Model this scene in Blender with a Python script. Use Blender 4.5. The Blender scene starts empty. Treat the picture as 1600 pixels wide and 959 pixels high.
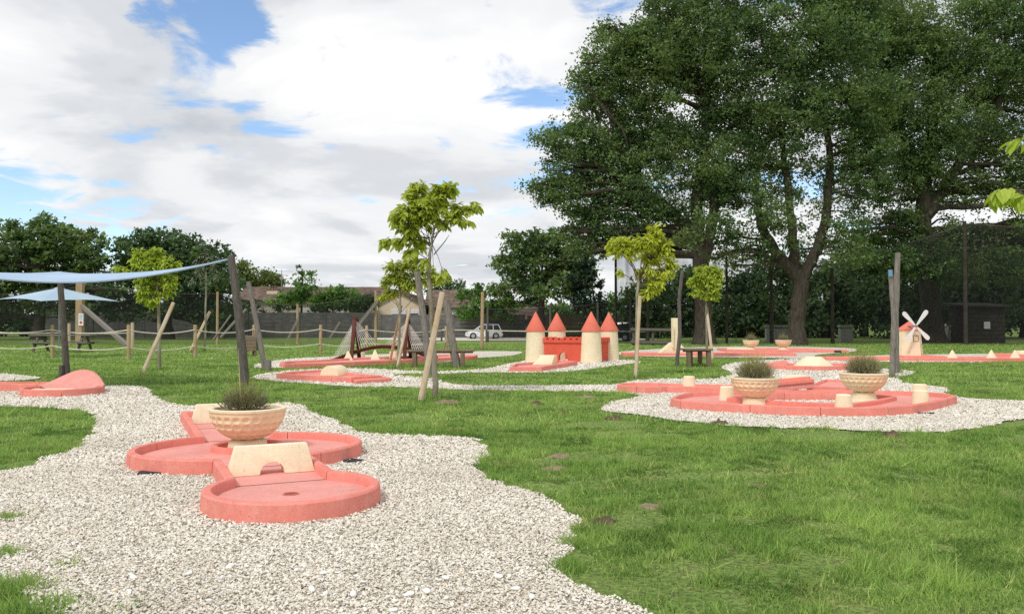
import bpy, bmesh, math, random
import numpy as np
from mathutils import Vector, noise as mnoise

# ------------------------------------------------------------------ camera, sky, sun, exposure
SC = bpy.context.scene
C = SC.collection
CAM_H, FPX, PITCH = 1.4, 1280.0, math.atan(25.5 / 1280)
cam_d = bpy.data.cameras.new('camera')
cam_d.sensor_width = 36.0
cam_d.lens = FPX / 1600 * 36.0
cam_d.clip_start, cam_d.clip_end = 0.05, 2000
cam = bpy.data.objects.new('camera', cam_d)
cam.location = (0, 0, CAM_H)
cam.rotation_euler = (math.pi / 2 + PITCH, 0, 0)
C.objects.link(cam)
SC.camera = cam

SUN_EL, SUN_AZ = math.radians(50), math.radians(-148)      # azimuth from +Y, clockwise positive: behind the viewer, a little left
SUN_DIR = Vector((math.sin(SUN_AZ) * math.cos(SUN_EL), math.cos(SUN_AZ) * math.cos(SUN_EL), math.sin(SUN_EL)))
world = bpy.data.worlds.new('World')
SC.world = world
world.use_nodes = True
wn, wl = world.node_tree.nodes, world.node_tree.links
wn.clear()


def wnode(t, **kw):
    n = wn.new(t)
    for k, v in kw.items():
        setattr(n, k, v)
    return n


def wmath(op, a, b=None, c=None, clamp=False):
    n = wn.new('ShaderNodeMath')
    n.operation = op
    n.use_clamp = clamp
    for i, v in enumerate((a, b, c)):
        if v is None:
            continue
        if isinstance(v, (int, float)):
            n.inputs[i].default_value = v
        else:
            wl.new(v, n.inputs[i])
    return n.outputs[0]


def wramp(f, stops):
    n = wn.new('ShaderNodeValToRGB')
    n.color_ramp.interpolation = 'EASE'
    e = n.color_ramp.elements
    while len(e) < len(stops):
        e.new(0.5)
    for i, (p, c) in enumerate(stops):
        e[i].position = p
        e[i].color = (c, c, c, 1) if isinstance(c, (int, float)) else (*c, 1)
    wl.new(f, n.inputs[0])
    return n.outputs[0]


sky = wnode('ShaderNodeTexSky', sky_type='NISHITA', sun_disc=False)
sky.sun_elevation, sky.sun_rotation = SUN_EL, SUN_AZ
sky.dust_density, sky.air_density, sky.ozone_density = 0.2, 1.0, 3.0
tc = wnode('ShaderNodeTexCoord')
sep = wnode('ShaderNodeSeparateXYZ')
wl.new(tc.outputs['Generated'], sep.inputs[0])
zc = wmath('ADD', wmath('MAXIMUM', sep.outputs[2], 0.0), 0.16)
comb = wnode('ShaderNodeCombineXYZ')
wl.new(wmath('DIVIDE', sep.outputs[0], zc), comb.inputs[0])
wl.new(wmath('DIVIDE', sep.outputs[1], zc), comb.inputs[1])


def wnoise(scale, detail, rough, dist=0.0, off=(0, 0, 0), lac=2.0):
    mp = wnode('ShaderNodeMapping')
    mp.inputs['Location'].default_value = off
    wl.new(comb.outputs[0], mp.inputs[0])
    n = wnode('ShaderNodeTexNoise')
    n.inputs['Scale'].default_value = scale
    n.inputs['Detail'].default_value = detail
    n.inputs['Roughness'].default_value = rough
    n.inputs['Distortion'].default_value = dist
    n.inputs['Lacunarity'].default_value = lac
    wl.new(mp.outputs[0], n.inputs['Vector'])
    return n.outputs[0]


cover = wnoise(1.35, 9, 0.56, 0.25, (3.1, 1.7, 0))
# real gaps in the cloud deck, each a soft hole around one direction
gaps = None
for (gx, gy, gr, gs) in ((305, 25, 0.09, 0.52), (235, 0, 0.06, 0.36), (385, 35, 0.07, 0.44), (335, 85, 0.05, 0.28), (848, 185, 0.11, 0.40), (10, 318, 0.09, 0.40), (180, 352, 0.10, 0.26), (520, 50, 0.05, 0.20),
                         (1240, 290, 0.12, 0.30), (1010, 250, 0.10, 0.2)):
    u, v = (gx - 800) / FPX, (479.5 - gy) / FPX
    d = Vector((u, math.cos(PITCH) - v * math.sin(PITCH), math.sin(PITCH) + v * math.cos(PITCH))).normalized()
    dot = wnode('ShaderNodeVectorMath', operation='DISTANCE')
    wl.new(tc.outputs['Generated'], dot.inputs[0])
    dot.inputs[1].default_value = d
    g = wmath('MULTIPLY', wmath('SUBTRACT', 1.0, wmath('DIVIDE', dot.outputs['Value'], gr * .9), clamp=True), gs * .85)
    gaps = g if gaps is None else wmath('ADD', gaps, g)
wisp = wnoise(3.1, 8, 0.62, 0.6, (1.9, 8.2, 0))
dens = wmath('SUBTRACT', wmath('ADD', wmath('ADD', wmath('MULTIPLY', cover, 1.15), wmath('MULTIPLY', wisp, 1.15)), -0.515), gaps)
mask = wramp(dens, ((0.33, 0.0), (0.52, 1.0)))
shade = wnoise(1.0, 7, 0.52, 0.5, (7.3, 4.4, 0))
lum = wramp(wmath('ADD', wmath('MULTIPLY', shade, 0.72), wmath('MULTIPLY', cover, 0.28)),
            ((0.36, (0.55, 0.585, 0.635)), (0.45, (0.70, 0.725, 0.76)), (0.52, (0.87, 0.885, 0.90)), (0.60, (0.98, 0.98, 0.98))))
scale = wnode('ShaderNodeVectorMath', operation='SCALE')
wl.new(lum, scale.inputs[0])
scale.inputs['Scale'].default_value = 5.6
mix = wnode('ShaderNodeMix', data_type='RGBA')
wl.new(mask, mix.inputs['Factor'])
wl.new(sky.outputs[0], mix.inputs['A'])
wl.new(scale.outputs[0], mix.inputs['B'])
bg = wnode('ShaderNodeBackground')
bg.inputs['Strength'].default_value = 0.13
wl.new(mix.outputs['Result'], bg.inputs['Color'])
wo = wnode('ShaderNodeOutputWorld')
wl.new(bg.outputs[0], wo.inputs['Surface'])

sun_d = bpy.data.lights.new('sun', 'SUN')
sun_d.energy, sun_d.angle, sun_d.color = 1.5, math.radians(12), (1.0, 0.955, 0.88)
sun = bpy.data.objects.new('sun', sun_d)
sun.rotation_euler = SUN_DIR.to_track_quat('Z', 'Y').to_euler()
sun.location = SUN_DIR * 80
C.objects.link(sun)

vs = SC.view_settings
vs.view_transform, vs.look, vs.exposure, vs.gamma, vs.use_curve_mapping = 'Standard', 'None', 0.50, 1.0, False
SC.cycles.use_denoising = False
SC.cycles.max_bounces = 8
SC.cycles.transparent_max_bounces = 24
SC.cycles.use_adaptive_sampling = True
SC.cycles.adaptive_threshold = 0.01

rnd = random.Random(11)
nr = np.random.default_rng(5)


# ------------------------------------------------------------------ placing by sight lines: G on a level, D at a distance
def ray(x, y):
    u, v = (x - 800) / FPX, (479.5 - y) / FPX
    return u, math.cos(PITCH) - v * math.sin(PITCH), math.sin(PITCH) + v * math.cos(PITCH)


def G(x, y, z=0.0):
    d = ray(x, y)
    k = (z - CAM_H) / d[2]
    return Vector((d[0] * k, d[1] * k, z))


def D(x, y, Y):
    d = ray(x, y)
    k = Y / d[1]
    return Vector((d[0] * k, Y, CAM_H + d[2] * k))


# ------------------------------------------------------------------ materials
MATS = {}


def nodes_of(m):
    m.use_nodes = True
    nt = m.node_tree
    nt.nodes.clear()
    out = nt.nodes.new('ShaderNodeOutputMaterial')
    return nt, out


def mth(nt, op, a, b=None, clamp=False):
    n = nt.nodes.new('ShaderNodeMath')
    n.operation = op
    n.use_clamp = clamp
    for i, v in enumerate((a, b)):
        if v is None:
            continue
        if isinstance(v, (int, float)):
            n.inputs[i].default_value = v
        else:
            nt.links.new(v, n.inputs[i])
    return n.outputs[0]


def tnoise(nt, vec, scale, detail=4, rough=0.55, dist=0):
    n = nt.nodes.new('ShaderNodeTexNoise')
    n.inputs['Scale'].default_value = scale
    n.inputs['Detail'].default_value = detail
    n.inputs['Roughness'].default_value = rough
    n.inputs['Distortion'].default_value = dist
    nt.links.new(vec, n.inputs['Vector'])
    return n.outputs[0]


def tramp(nt, f, stops):
    n = nt.nodes.new('ShaderNodeValToRGB')
    e = n.color_ramp.elements
    while len(e) < len(stops):
        e.new(0.5)
    for i, (p, c) in enumerate(stops):
        e[i].position = p
        e[i].color = (c, c, c, 1) if isinstance(c, (int, float)) else (*c, 1)
    nt.links.new(f, n.inputs[0])
    return n.outputs[0]


def cmix(nt, f, a, b, mode='MIX'):
    n = nt.nodes.new('ShaderNodeMix')
    n.data_type = 'RGBA'
    n.blend_type = mode
    for k, v in (('Factor', f), ('A', a), ('B', b)):
        s = n.inputs[k] if k == 'Factor' else [i for i in n.inputs if i.name == k and i.type == 'RGBA'][0]
        if isinstance(v, (int, float)):
            s.default_value = v
        elif isinstance(v, tuple):
            s.default_value = (*v, 1)
        else:
            nt.links.new(v, s)
    return [o for o in n.outputs if o.type == 'RGBA'][0]


def bump(nt, h, strength, dist=0.01):
    n = nt.nodes.new('ShaderNodeBump')
    n.inputs['Strength'].default_value = strength
    n.inputs['Distance'].default_value = dist
    nt.links.new(h, n.inputs['Height'])
    return n.outputs[0]


def pos(nt):
    return nt.nodes.new('ShaderNodeNewGeometry').outputs['Position']


def objc(nt):
    return nt.nodes.new('ShaderNodeTexCoord').outputs['Object']


def principled(nt, out, col, rough=0.8, normal=None, spec=0.3, metal=0.0):
    p = nt.nodes.new('ShaderNodeBsdfPrincipled')
    if isinstance(col, tuple):
        p.inputs['Base Color'].default_value = (*col, 1)
    else:
        nt.links.new(col, p.inputs['Base Color'])
    if isinstance(rough, (int, float)):
        p.inputs['Roughness'].default_value = rough
    else:
        nt.links.new(rough, p.inputs['Roughness'])
    p.inputs['Specular IOR Level'].default_value = spec
    p.inputs['Metallic'].default_value = metal
    if normal is not None:
        nt.links.new(normal, p.inputs['Normal'])
    nt.links.new(p.outputs[0], out.inputs['Surface'])
    return p


def mat_plain(name, col, rough=0.7, var=0.15, scale=6.0, spec=0.3, metal=0.0, bmp=0.0, bscale=60.0):
    m = bpy.data.materials.new(name)
    nt, out = nodes_of(m)
    v = pos(nt)
    f = tnoise(nt, v, scale, 5, 0.6)
    c = cmix(nt, tramp(nt, f, ((0.3, 0.0), (0.7, 1.0))), tuple(x * (1 - var) for x in col), tuple(min(1, x * (1 + var)) for x in col))
    nrm = bump(nt, tnoise(nt, v, bscale, 4), bmp, 0.01) if bmp else None
    principled(nt, out, c, rough, nrm, spec, metal)
    MATS[name] = m
    return m


def mat_concrete(name, col, pits=True, pale=(0.8, 0.5, 0.42), dirt=0.35):
    """Coloured cast concrete: mottled, chalky bloom, small air holes, dirt splashed up near its foot."""
    m = bpy.data.materials.new(name)
    nt, out = nodes_of(m)
    v = pos(nt)
    big = tnoise(nt, v, 2.2, 5, 0.6)
    fine = tnoise(nt, v, 42, 5, 0.65)
    c = cmix(nt, tramp(nt, big, ((0.3, 0.0), (0.72, 1.0))), tuple(x * 0.88 for x in col), tuple(min(1, x * 1.07) for x in col))
    c = cmix(nt, mth(nt, 'MULTIPLY', tramp(nt, tnoise(nt, v, 5.5, 6, 0.7), ((0.50, 0.0), (0.75, 1.0))), 0.38), c, pale)
    c = cmix(nt, mth(nt, 'MULTIPLY', tramp(nt, fine, ((0.35, 1.0), (0.6, 0.0))), 0.22), c, tuple(x * 0.6 for x in col))
    # stains
    c = cmix(nt, mth(nt, 'MULTIPLY', tramp(nt, tnoise(nt, v, 3.3, 8, 0.75, 1.5), ((0.56, 0.0), (0.72, 1.0))), dirt), c, tuple(x * 0.55 for x in (0.45, 0.33, 0.25)))
    mp = nt.nodes.new('ShaderNodeMapping')
    mp.inputs['Scale'].default_value = (9, 9, 1.1)
    nt.links.new(v, mp.inputs[0])
    streak = tramp(nt, tnoise(nt, mp.outputs[0], 1.6, 6, 0.7), ((0.52, 0.0), (0.70, 1.0)))
    c = cmix(nt, mth(nt, 'MULTIPLY', streak, 0.16 + dirt * .6), c, tuple(x * 0.62 + 0.02 for x in col))
    scuff = tramp(nt, tnoise(nt, v, 17, 7, 0.75, 2.0), ((0.60, 0.0), (0.68, 1.0)))
    c = cmix(nt, mth(nt, 'MULTIPLY', scuff, 0.30), c, pale)
    h = fine
    if pits:
        vo = nt.nodes.new('ShaderNodeTexVoronoi')
        vo.inputs['Scale'].default_value = 34
        nt.links.new(v, vo.inputs['Vector'])
        gate = tramp(nt, tnoise(nt, v, 13, 2), ((0.52, 0.0), (0.60, 1.0)))
        pit = mth(nt, 'MULTIPLY', tramp(nt, vo.outputs['Distance'], ((0.10, 1.0), (0.22, 0.0))), gate)
        c = cmix(nt, mth(nt, 'MULTIPLY', pit, 0.75), c, tuple(x * 0.35 for x in col))
        h = mth(nt, 'SUBTRACT', fine, pit)
    principled(nt, out, c, 0.86, bump(nt, h, 0.35, 0.004), 0.25)
    MATS[name] = m
    return m


def mat_wood(name, col, dark=0.45, grain=(9, 9, 1.2), rough=0.85, grey=None):
    m = bpy.data.materials.new(name)
    nt, out = nodes_of(m)
    mp = nt.nodes.new('ShaderNodeMapping')
    mp.inputs['Scale'].default_value = grain
    nt.links.new(pos(nt), mp.inputs[0])
    g = tnoise(nt, mp.outputs[0], 4.0, 7, 0.68, 0.6)
    c = cmix(nt, tramp(nt, g, ((0.32, 0.0), (0.66, 1.0))), tuple(x * dark for x in col), col)
    if grey:
        c = cmix(nt, tramp(nt, tnoise(nt, pos(nt), 2.4, 4), ((0.4, 0.0), (0.65, 1.0))), c, grey)
    principled(nt, out, c, rough, bump(nt, g, 0.5, 0.01), 0.2)
    MATS[name] = m
    return m


def mat_leaf(name, dark, light, transl=0.3, patch=0.35, yellow=None):
    m = bpy.data.materials.new(name)
    nt, out = nodes_of(m)
    at = nt.nodes.new('ShaderNodeAttribute')
    at.attribute_name = 'tint'
    c = cmix(nt, at.outputs['Fac'], dark, light)
    if yellow:
        c = cmix(nt, mth(nt, 'MULTIPLY', tramp(nt, tnoise(nt, pos(nt), patch, 3), ((0.45, 0.0), (0.7, 1.0))), 0.6), c, yellow)
    p = nt.nodes.new('ShaderNodeBsdfPrincipled')
    nt.links.new(c, p.inputs['Base Color'])
    p.inputs['Roughness'].default_value = 0.5
    p.inputs['Specular IOR Level'].default_value = 0.25
    t = nt.nodes.new('ShaderNodeBsdfTranslucent')
    nt.links.new(cmix(nt, 1.0, c, (1.25, 1.25, 0.55), 'MULTIPLY'), t.inputs['Color'])
    mx = nt.nodes.new('ShaderNodeMixShader')
    mx.inputs[0].default_value = transl
    nt.links.new(p.outputs[0], mx.inputs[1])
    nt.links.new(t.outputs[0], mx.inputs[2])
    nt.links.new(mx.outputs[0], out.inputs['Surface'])
    MATS[name] = m
    return m


def mat_net(name, opacity, col, fold=0.0):
    m = bpy.data.materials.new(name)
    nt, out = nodes_of(m)
    v = pos(nt)
    tr = nt.nodes.new('ShaderNodeBsdfTransparent')
    df = nt.nodes.new('ShaderNodeBsdfDiffuse')
    df.inputs['Color'].default_value = (*col, 1)
    mp = nt.nodes.new('ShaderNodeMapping')
    mp.inputs['Scale'].default_value = (1.6, 1.6, 0.12)
    nt.links.new(v, mp.inputs[0])
    f = tnoise(nt, mp.outputs[0], 1.5, 5, 0.6)
    f = mth(nt, 'ADD', opacity - fold / 2, mth(nt, 'MULTIPLY', tramp(nt, f, ((0.35, 0.0), (0.7, 1.0))), fold), clamp=True)
    mx = nt.nodes.new('ShaderNodeMixShader')
    nt.links.new(f, mx.inputs[0])
    nt.links.new(tr.outputs[0], mx.inputs[1])
    nt.links.new(df.outputs[0], mx.inputs[2])
    nt.links.new(mx.outputs[0], out.inputs['Surface'])
    MATS[name] = m
    return m


mat_concrete('kerb_pink', (0.81, 0.268, 0.215), pale=(0.87, 0.50, 0.44), dirt=0.30)
mat_concrete('floor_pink', (0.80, 0.345, 0.30), pits=False, pale=(0.84, 0.52, 0.47), dirt=0.26)
mat_concrete('castle_red', (0.72, 0.115, 0.07), pits=False, pale=(0.75, 0.2, 0.14), dirt=0.1)
mat_concrete('roof_coral', (0.80, 0.20, 0.135), pits=False, pale=(0.85, 0.34, 0.26), dirt=0.08)
mat_concrete('cream', (0.91, 0.80, 0.57), pits=True, pale=(0.94, 0.88, 0.72), dirt=0.14)
mat_concrete('cream_smooth', (0.88, 0.76, 0.53), pits=False, pale=(0.90, 0.82, 0.64), dirt=0.18)
mat_concrete('ball_cream', (0.88, 0.71, 0.47), pits=False, pale=(0.90, 0.80, 0.60), dirt=0.22)
mat_plain('hole_dark', (0.30, 0.07, 0.05), 0.9)
mat_plain('joint_dark', (0.06, 0.035, 0.03), 0.95)
mat_plain('black_rubber', (0.03, 0.032, 0.04), 0.7)
mat_plain('teal_plate', (0.012, 0.05, 0.055), 0.4)
mat_plain('soil', (0.125, 0.088, 0.058), 0.95, 0.5, 14, bmp=0.8, bscale=40)
mat_plain('soil_pale', (0.26, 0.20, 0.13), 0.95, 0.35, 9, bmp=0.9, bscale=40)
mat_wood('wood_grey', (0.30, 0.27, 0.24), 0.4)
mat_wood('wood_greydark', (0.17, 0.15, 0.135), 0.4)
mat_wood('wood_stake', (0.62, 0.47, 0.30), 0.6, grey=(0.55, 0.46, 0.36))
mat_wood('wood_post', (0.50, 0.34, 0.19), 0.55, grey=(0.40, 0.32, 0.23))
mat_wood('wood_mahogany', (0.15, 0.042, 0.026), 0.4, rough=0.55)
mat_wood('wood_table', (0.28, 0.21, 0.15), 0.45)
mat_wood('bark_oak', (0.095, 0.08, 0.062), 0.25, (2.2, 2.2, 0.5), 0.95)
mat_wood('bark_young', (0.30, 0.25, 0.18), 0.5, (14, 14, 5), 0.9, grey=(0.36, 0.34, 0.28))
mat_plain('twig', (0.12, 0.09, 0.06), 0.9)
mat_plain('rope', (0.62, 0.58, 0.48), 0.9)
mat_plain('cable_white', (0.72, 0.70, 0.66), 0.6)
mat_plain('white_paint', (0.82, 0.82, 0.82), 0.45, 0.05)
mat_plain('paper', (0.8, 0.82, 0.85), 0.6, 0.03)
mat_plain('print_red', (0.6, 0.10, 0.08), 0.6, 0.03)
mat_plain('print_blue', (0.25, 0.33, 0.5), 0.6, 0.03)
mat_plain('wall_cream', (0.70, 0.58, 0.42), 0.9, 0.08, 1.5)
mat_plain('wall_pale', (0.62, 0.54, 0.45), 0.9, 0.15, 1.2)
mat_plain('wall_concrete', (0.135, 0.13, 0.13), 0.95, 0.3, 1.2)
mat_plain('fence_brown', (0.17, 0.13, 0.09), 0.95, 0.3, 1.2)
mat_plain('tile_roof', (0.19, 0.14, 0.112), 0.95, 0.55, 2.2)
mat_plain('slate_dark', (0.06, 0.055, 0.055), 0.9, 0.3)
mat_plain('shutter_white', (0.7, 0.7, 0.7), 0.6)
mat_plain('glass_dark', (0.03, 0.035, 0.04), 0.08, 0.1, spec=0.6)
mat_plain('car_white', (0.75, 0.77, 0.80), 0.25, 0.03, spec=0.6)
mat_plain('car_navy', (0.016, 0.02, 0.035), 0.22, 0.05, spec=0.6)
mat_plain('tyre', (0.02, 0.02, 0.02), 0.8)
mat_plain('rim', (0.5, 0.5, 0.52), 0.35, 0.05, metal=0.7)
mat_plain('lamp_red', (0.4, 0.02, 0.02), 0.3)
mat_plain('lamp_clear', (0.7, 0.7, 0.7), 0.2)
mat_plain('metal_grey', (0.35, 0.36, 0.37), 0.45, 0.08, metal=0.6)
mat_plain('stone_grey', (0.45, 0.44, 0.41), 0.95, 0.25, 8, bmp=0.5)
mat_plain('shed_plank', (0.05, 0.042, 0.036), 0.95, 0.35, 3)
mat_plain('blue_tape', (0.15, 0.35, 0.6), 0.6)
mat_leaf('leaf_oak', (0.040, 0.092, 0.040), (0.225, 0.330, 0.125), 0.40, 0.25, (0.19, 0.245, 0.08))
mat_leaf('leaf_dark', (0.036, 0.080, 0.038), (0.135, 0.215, 0.090), 0.32, 0.3, (0.09, 0.145, 0.06))
mat_leaf('leaf_mid', (0.07, 0.155, 0.04), (0.20, 0.34, 0.09), 0.35)
mat_leaf('leaf_willow', (0.10, 0.14, 0.04), (0.22, 0.27, 0.09), 0.35)
mat_leaf('leaf_young', (0.27, 0.35, 0.045), (0.58, 0.64, 0.13), 0.48)
mat_leaf('leaf_young_deep', (0.12, 0.20, 0.02), (0.31, 0.40, 0.05), 0.42)
mat_leaf('leaf_lemon', (0.38, 0.46, 0.04), (0.64, 0.69, 0.12), 0.45)
mat_leaf('leaf_lime', (0.29, 0.40, 0.035), (0.54, 0.64, 0.12), 0.45)
mat_leaf('leaf_olive', (0.10, 0.13, 0.09), (0.26, 0.29, 0.22), 0.2)
mat_leaf('leaf_conifer', (0.012, 0.03, 0.018), (0.035, 0.065, 0.035), 0.15)
mat_leaf('leaf_lavender', (0.15, 0.15, 0.10), (0.42, 0.40, 0.26), 0.35)
mat_leaf('stalk_lavender', (0.24, 0.26, 0.08), (0.48, 0.45, 0.18), 0.4)


def make_fabric():
    m = bpy.data.materials.new('sail_blue')
    nt, out = nodes_of(m)
    v = pos(nt)
    c = cmix(nt, tramp(nt, tnoise(nt, v, 0.9, 4), ((0.35, 0.0), (0.7, 1.0))), (0.50, 0.64, 0.82), (0.60, 0.73, 0.88))
    d = nt.nodes.new('ShaderNodeBsdfDiffuse')
    t = nt.nodes.new('ShaderNodeBsdfTranslucent')
    nt.links.new(c, d.inputs[0])
    nt.links.new(c, t.inputs[0])
    mx = nt.nodes.new('ShaderNodeMixShader')
    mx.inputs[0].default_value = 0.3
    nt.links.new(d.outputs[0], mx.inputs[1])
    nt.links.new(t.outputs[0], mx.inputs[2])
    nt.links.new(mx.outputs[0], out.inputs['Surface'])
    MATS['sail_blue'] = m


make_fabric()
mat_net('net_black', 0.42, (0.022, 0.023, 0.024), 0.10)
mat_net('net_fold', 0.40, (0.016, 0.017, 0.018), 0.45)


def lawn_colour(nt, v):
    """The lawn's own patchiness, shared by the turf sheet and the blades."""
    a = tramp(nt, tnoise(nt, v, 0.55, 6, 0.62), ((0.32, 0.0), (0.68, 1.0)))
    c = cmix(nt, a, (0.180, 0.325, 0.066), (0.370, 0.530, 0.140))
    b = tramp(nt, tnoise(nt, v, 1.9, 6, 0.7, 0.8), ((0.52, 0.0), (0.68, 1.0)))
    return cmix(nt, mth(nt, 'MULTIPLY', b, 0.5), c, (0.50, 0.50, 0.20))


def make_ground_mats():
    m = bpy.data.materials.new('lawn')
    nt, out = nodes_of(m)
    v = pos(nt)
    f = tnoise(nt, v, 26, 7, 0.75)
    c = cmix(nt, tramp(nt, f, ((0.35, 0.0), (0.62, 1.0))), (0.075, 0.070, 0.032), lawn_colour(nt, v))
    soilf = tramp(nt, tnoise(nt, v, 2.6, 6, 0.7), ((0.58, 0.0), (0.70, 1.0)))
    c = cmix(nt, mth(nt, 'MULTIPLY', soilf, 0.8), c, (0.17, 0.135, 0.075))
    principled(nt, out, c, 0.95, bump(nt, f, 0.8, 0.03), 0.1)
    MATS['lawn'] = m
    m = bpy.data.materials.new('grass_blade')
    nt, out = nodes_of(m)
    v = pos(nt)
    at = nt.nodes.new('ShaderNodeAttribute')
    at.attribute_name = 'tint'
    c = lawn_colour(nt, v)
    c = cmix(nt, 1.0, c, tramp(nt, at.outputs['Fac'], ((0.0, (0.36, 0.44, 0.36)), (0.5, (0.95, 0.97, 0.95)), (0.93, (1.5, 1.4, 1.45)), (1.0, (2.3, 1.6, 2.4)))), 'MULTIPLY')
    p = nt.nodes.new('ShaderNodeBsdfPrincipled')
    nt.links.new(c, p.inputs['Base Color'])
    p.inputs['Roughness'].default_value = 0.55
    p.inputs['Specular IOR Level'].default_value = 0.2
    t = nt.nodes.new('ShaderNodeBsdfTranslucent')
    nt.links.new(c, t.inputs[0])
    mx = nt.nodes.new('ShaderNodeMixShader')
    mx.inputs[0].default_value = 0.45
    nt.links.new(p.outputs[0], mx.inputs[1])
    nt.links.new(t.outputs[0], mx.inputs[2])
    nt.links.new(mx.outputs[0], out.inputs['Surface'])
    MATS['grass_blade'] = m
    # gravel sheet
    m = bpy.data.materials.new('gravel')
    nt, out = nodes_of(m)
    v = pos(nt)
    vo = nt.nodes.new('ShaderNodeTexVoronoi')
    vo.inputs['Scale'].default_value = 42
    nt.links.new(v, vo.inputs['Vector'])
    sepn = nt.nodes.new('ShaderNodeSeparateColor')
    nt.links.new(vo.outputs['Color'], sepn.inputs[0])
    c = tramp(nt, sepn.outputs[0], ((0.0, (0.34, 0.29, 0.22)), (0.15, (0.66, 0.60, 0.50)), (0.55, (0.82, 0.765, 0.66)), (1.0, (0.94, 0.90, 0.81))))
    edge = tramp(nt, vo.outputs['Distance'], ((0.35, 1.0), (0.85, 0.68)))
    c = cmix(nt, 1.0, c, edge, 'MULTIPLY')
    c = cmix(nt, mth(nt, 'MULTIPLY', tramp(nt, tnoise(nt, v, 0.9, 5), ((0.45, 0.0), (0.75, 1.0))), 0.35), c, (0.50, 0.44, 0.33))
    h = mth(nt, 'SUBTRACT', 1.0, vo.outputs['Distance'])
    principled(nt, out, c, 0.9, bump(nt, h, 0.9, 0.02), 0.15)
    MATS['gravel'] = m
    m = bpy.data.materials.new('pebble')
    nt, out = nodes_of(m)
    at = nt.nodes.new('ShaderNodeAttribute')
    at.attribute_name = 'tint'
    c = tramp(nt, at.outputs['Fac'], ((0.0, (0.16, 0.145, 0.125)), (0.08, (0.40, 0.34, 0.26)), (0.2, (0.66, 0.60, 0.50)), (0.5, (0.79, 0.735, 0.63)), (0.85, (0.88, 0.84, 0.755)), (0.97, (0.93, 0.90, 0.84)), (1.0, (0.58, 0.40, 0.18))))
    c = cmix(nt, mth(nt, 'MULTIPLY', tramp(nt, tnoise(nt, pos(nt), 0.9, 5), ((0.45, 0.0), (0.75, 1.0))), 0.45), c, (0.46, 0.40, 0.30))
    principled(nt, out, c, 0.8, None, 0.25)
    MATS['pebble'] = m


make_ground_mats()


# ------------------------------------------------------------------ mesh building helpers
def wloc(o):
    v = Vector((0, 0, 0))
    while o is not None:
        v = v + o.location
        o = o.parent
    return v


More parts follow.
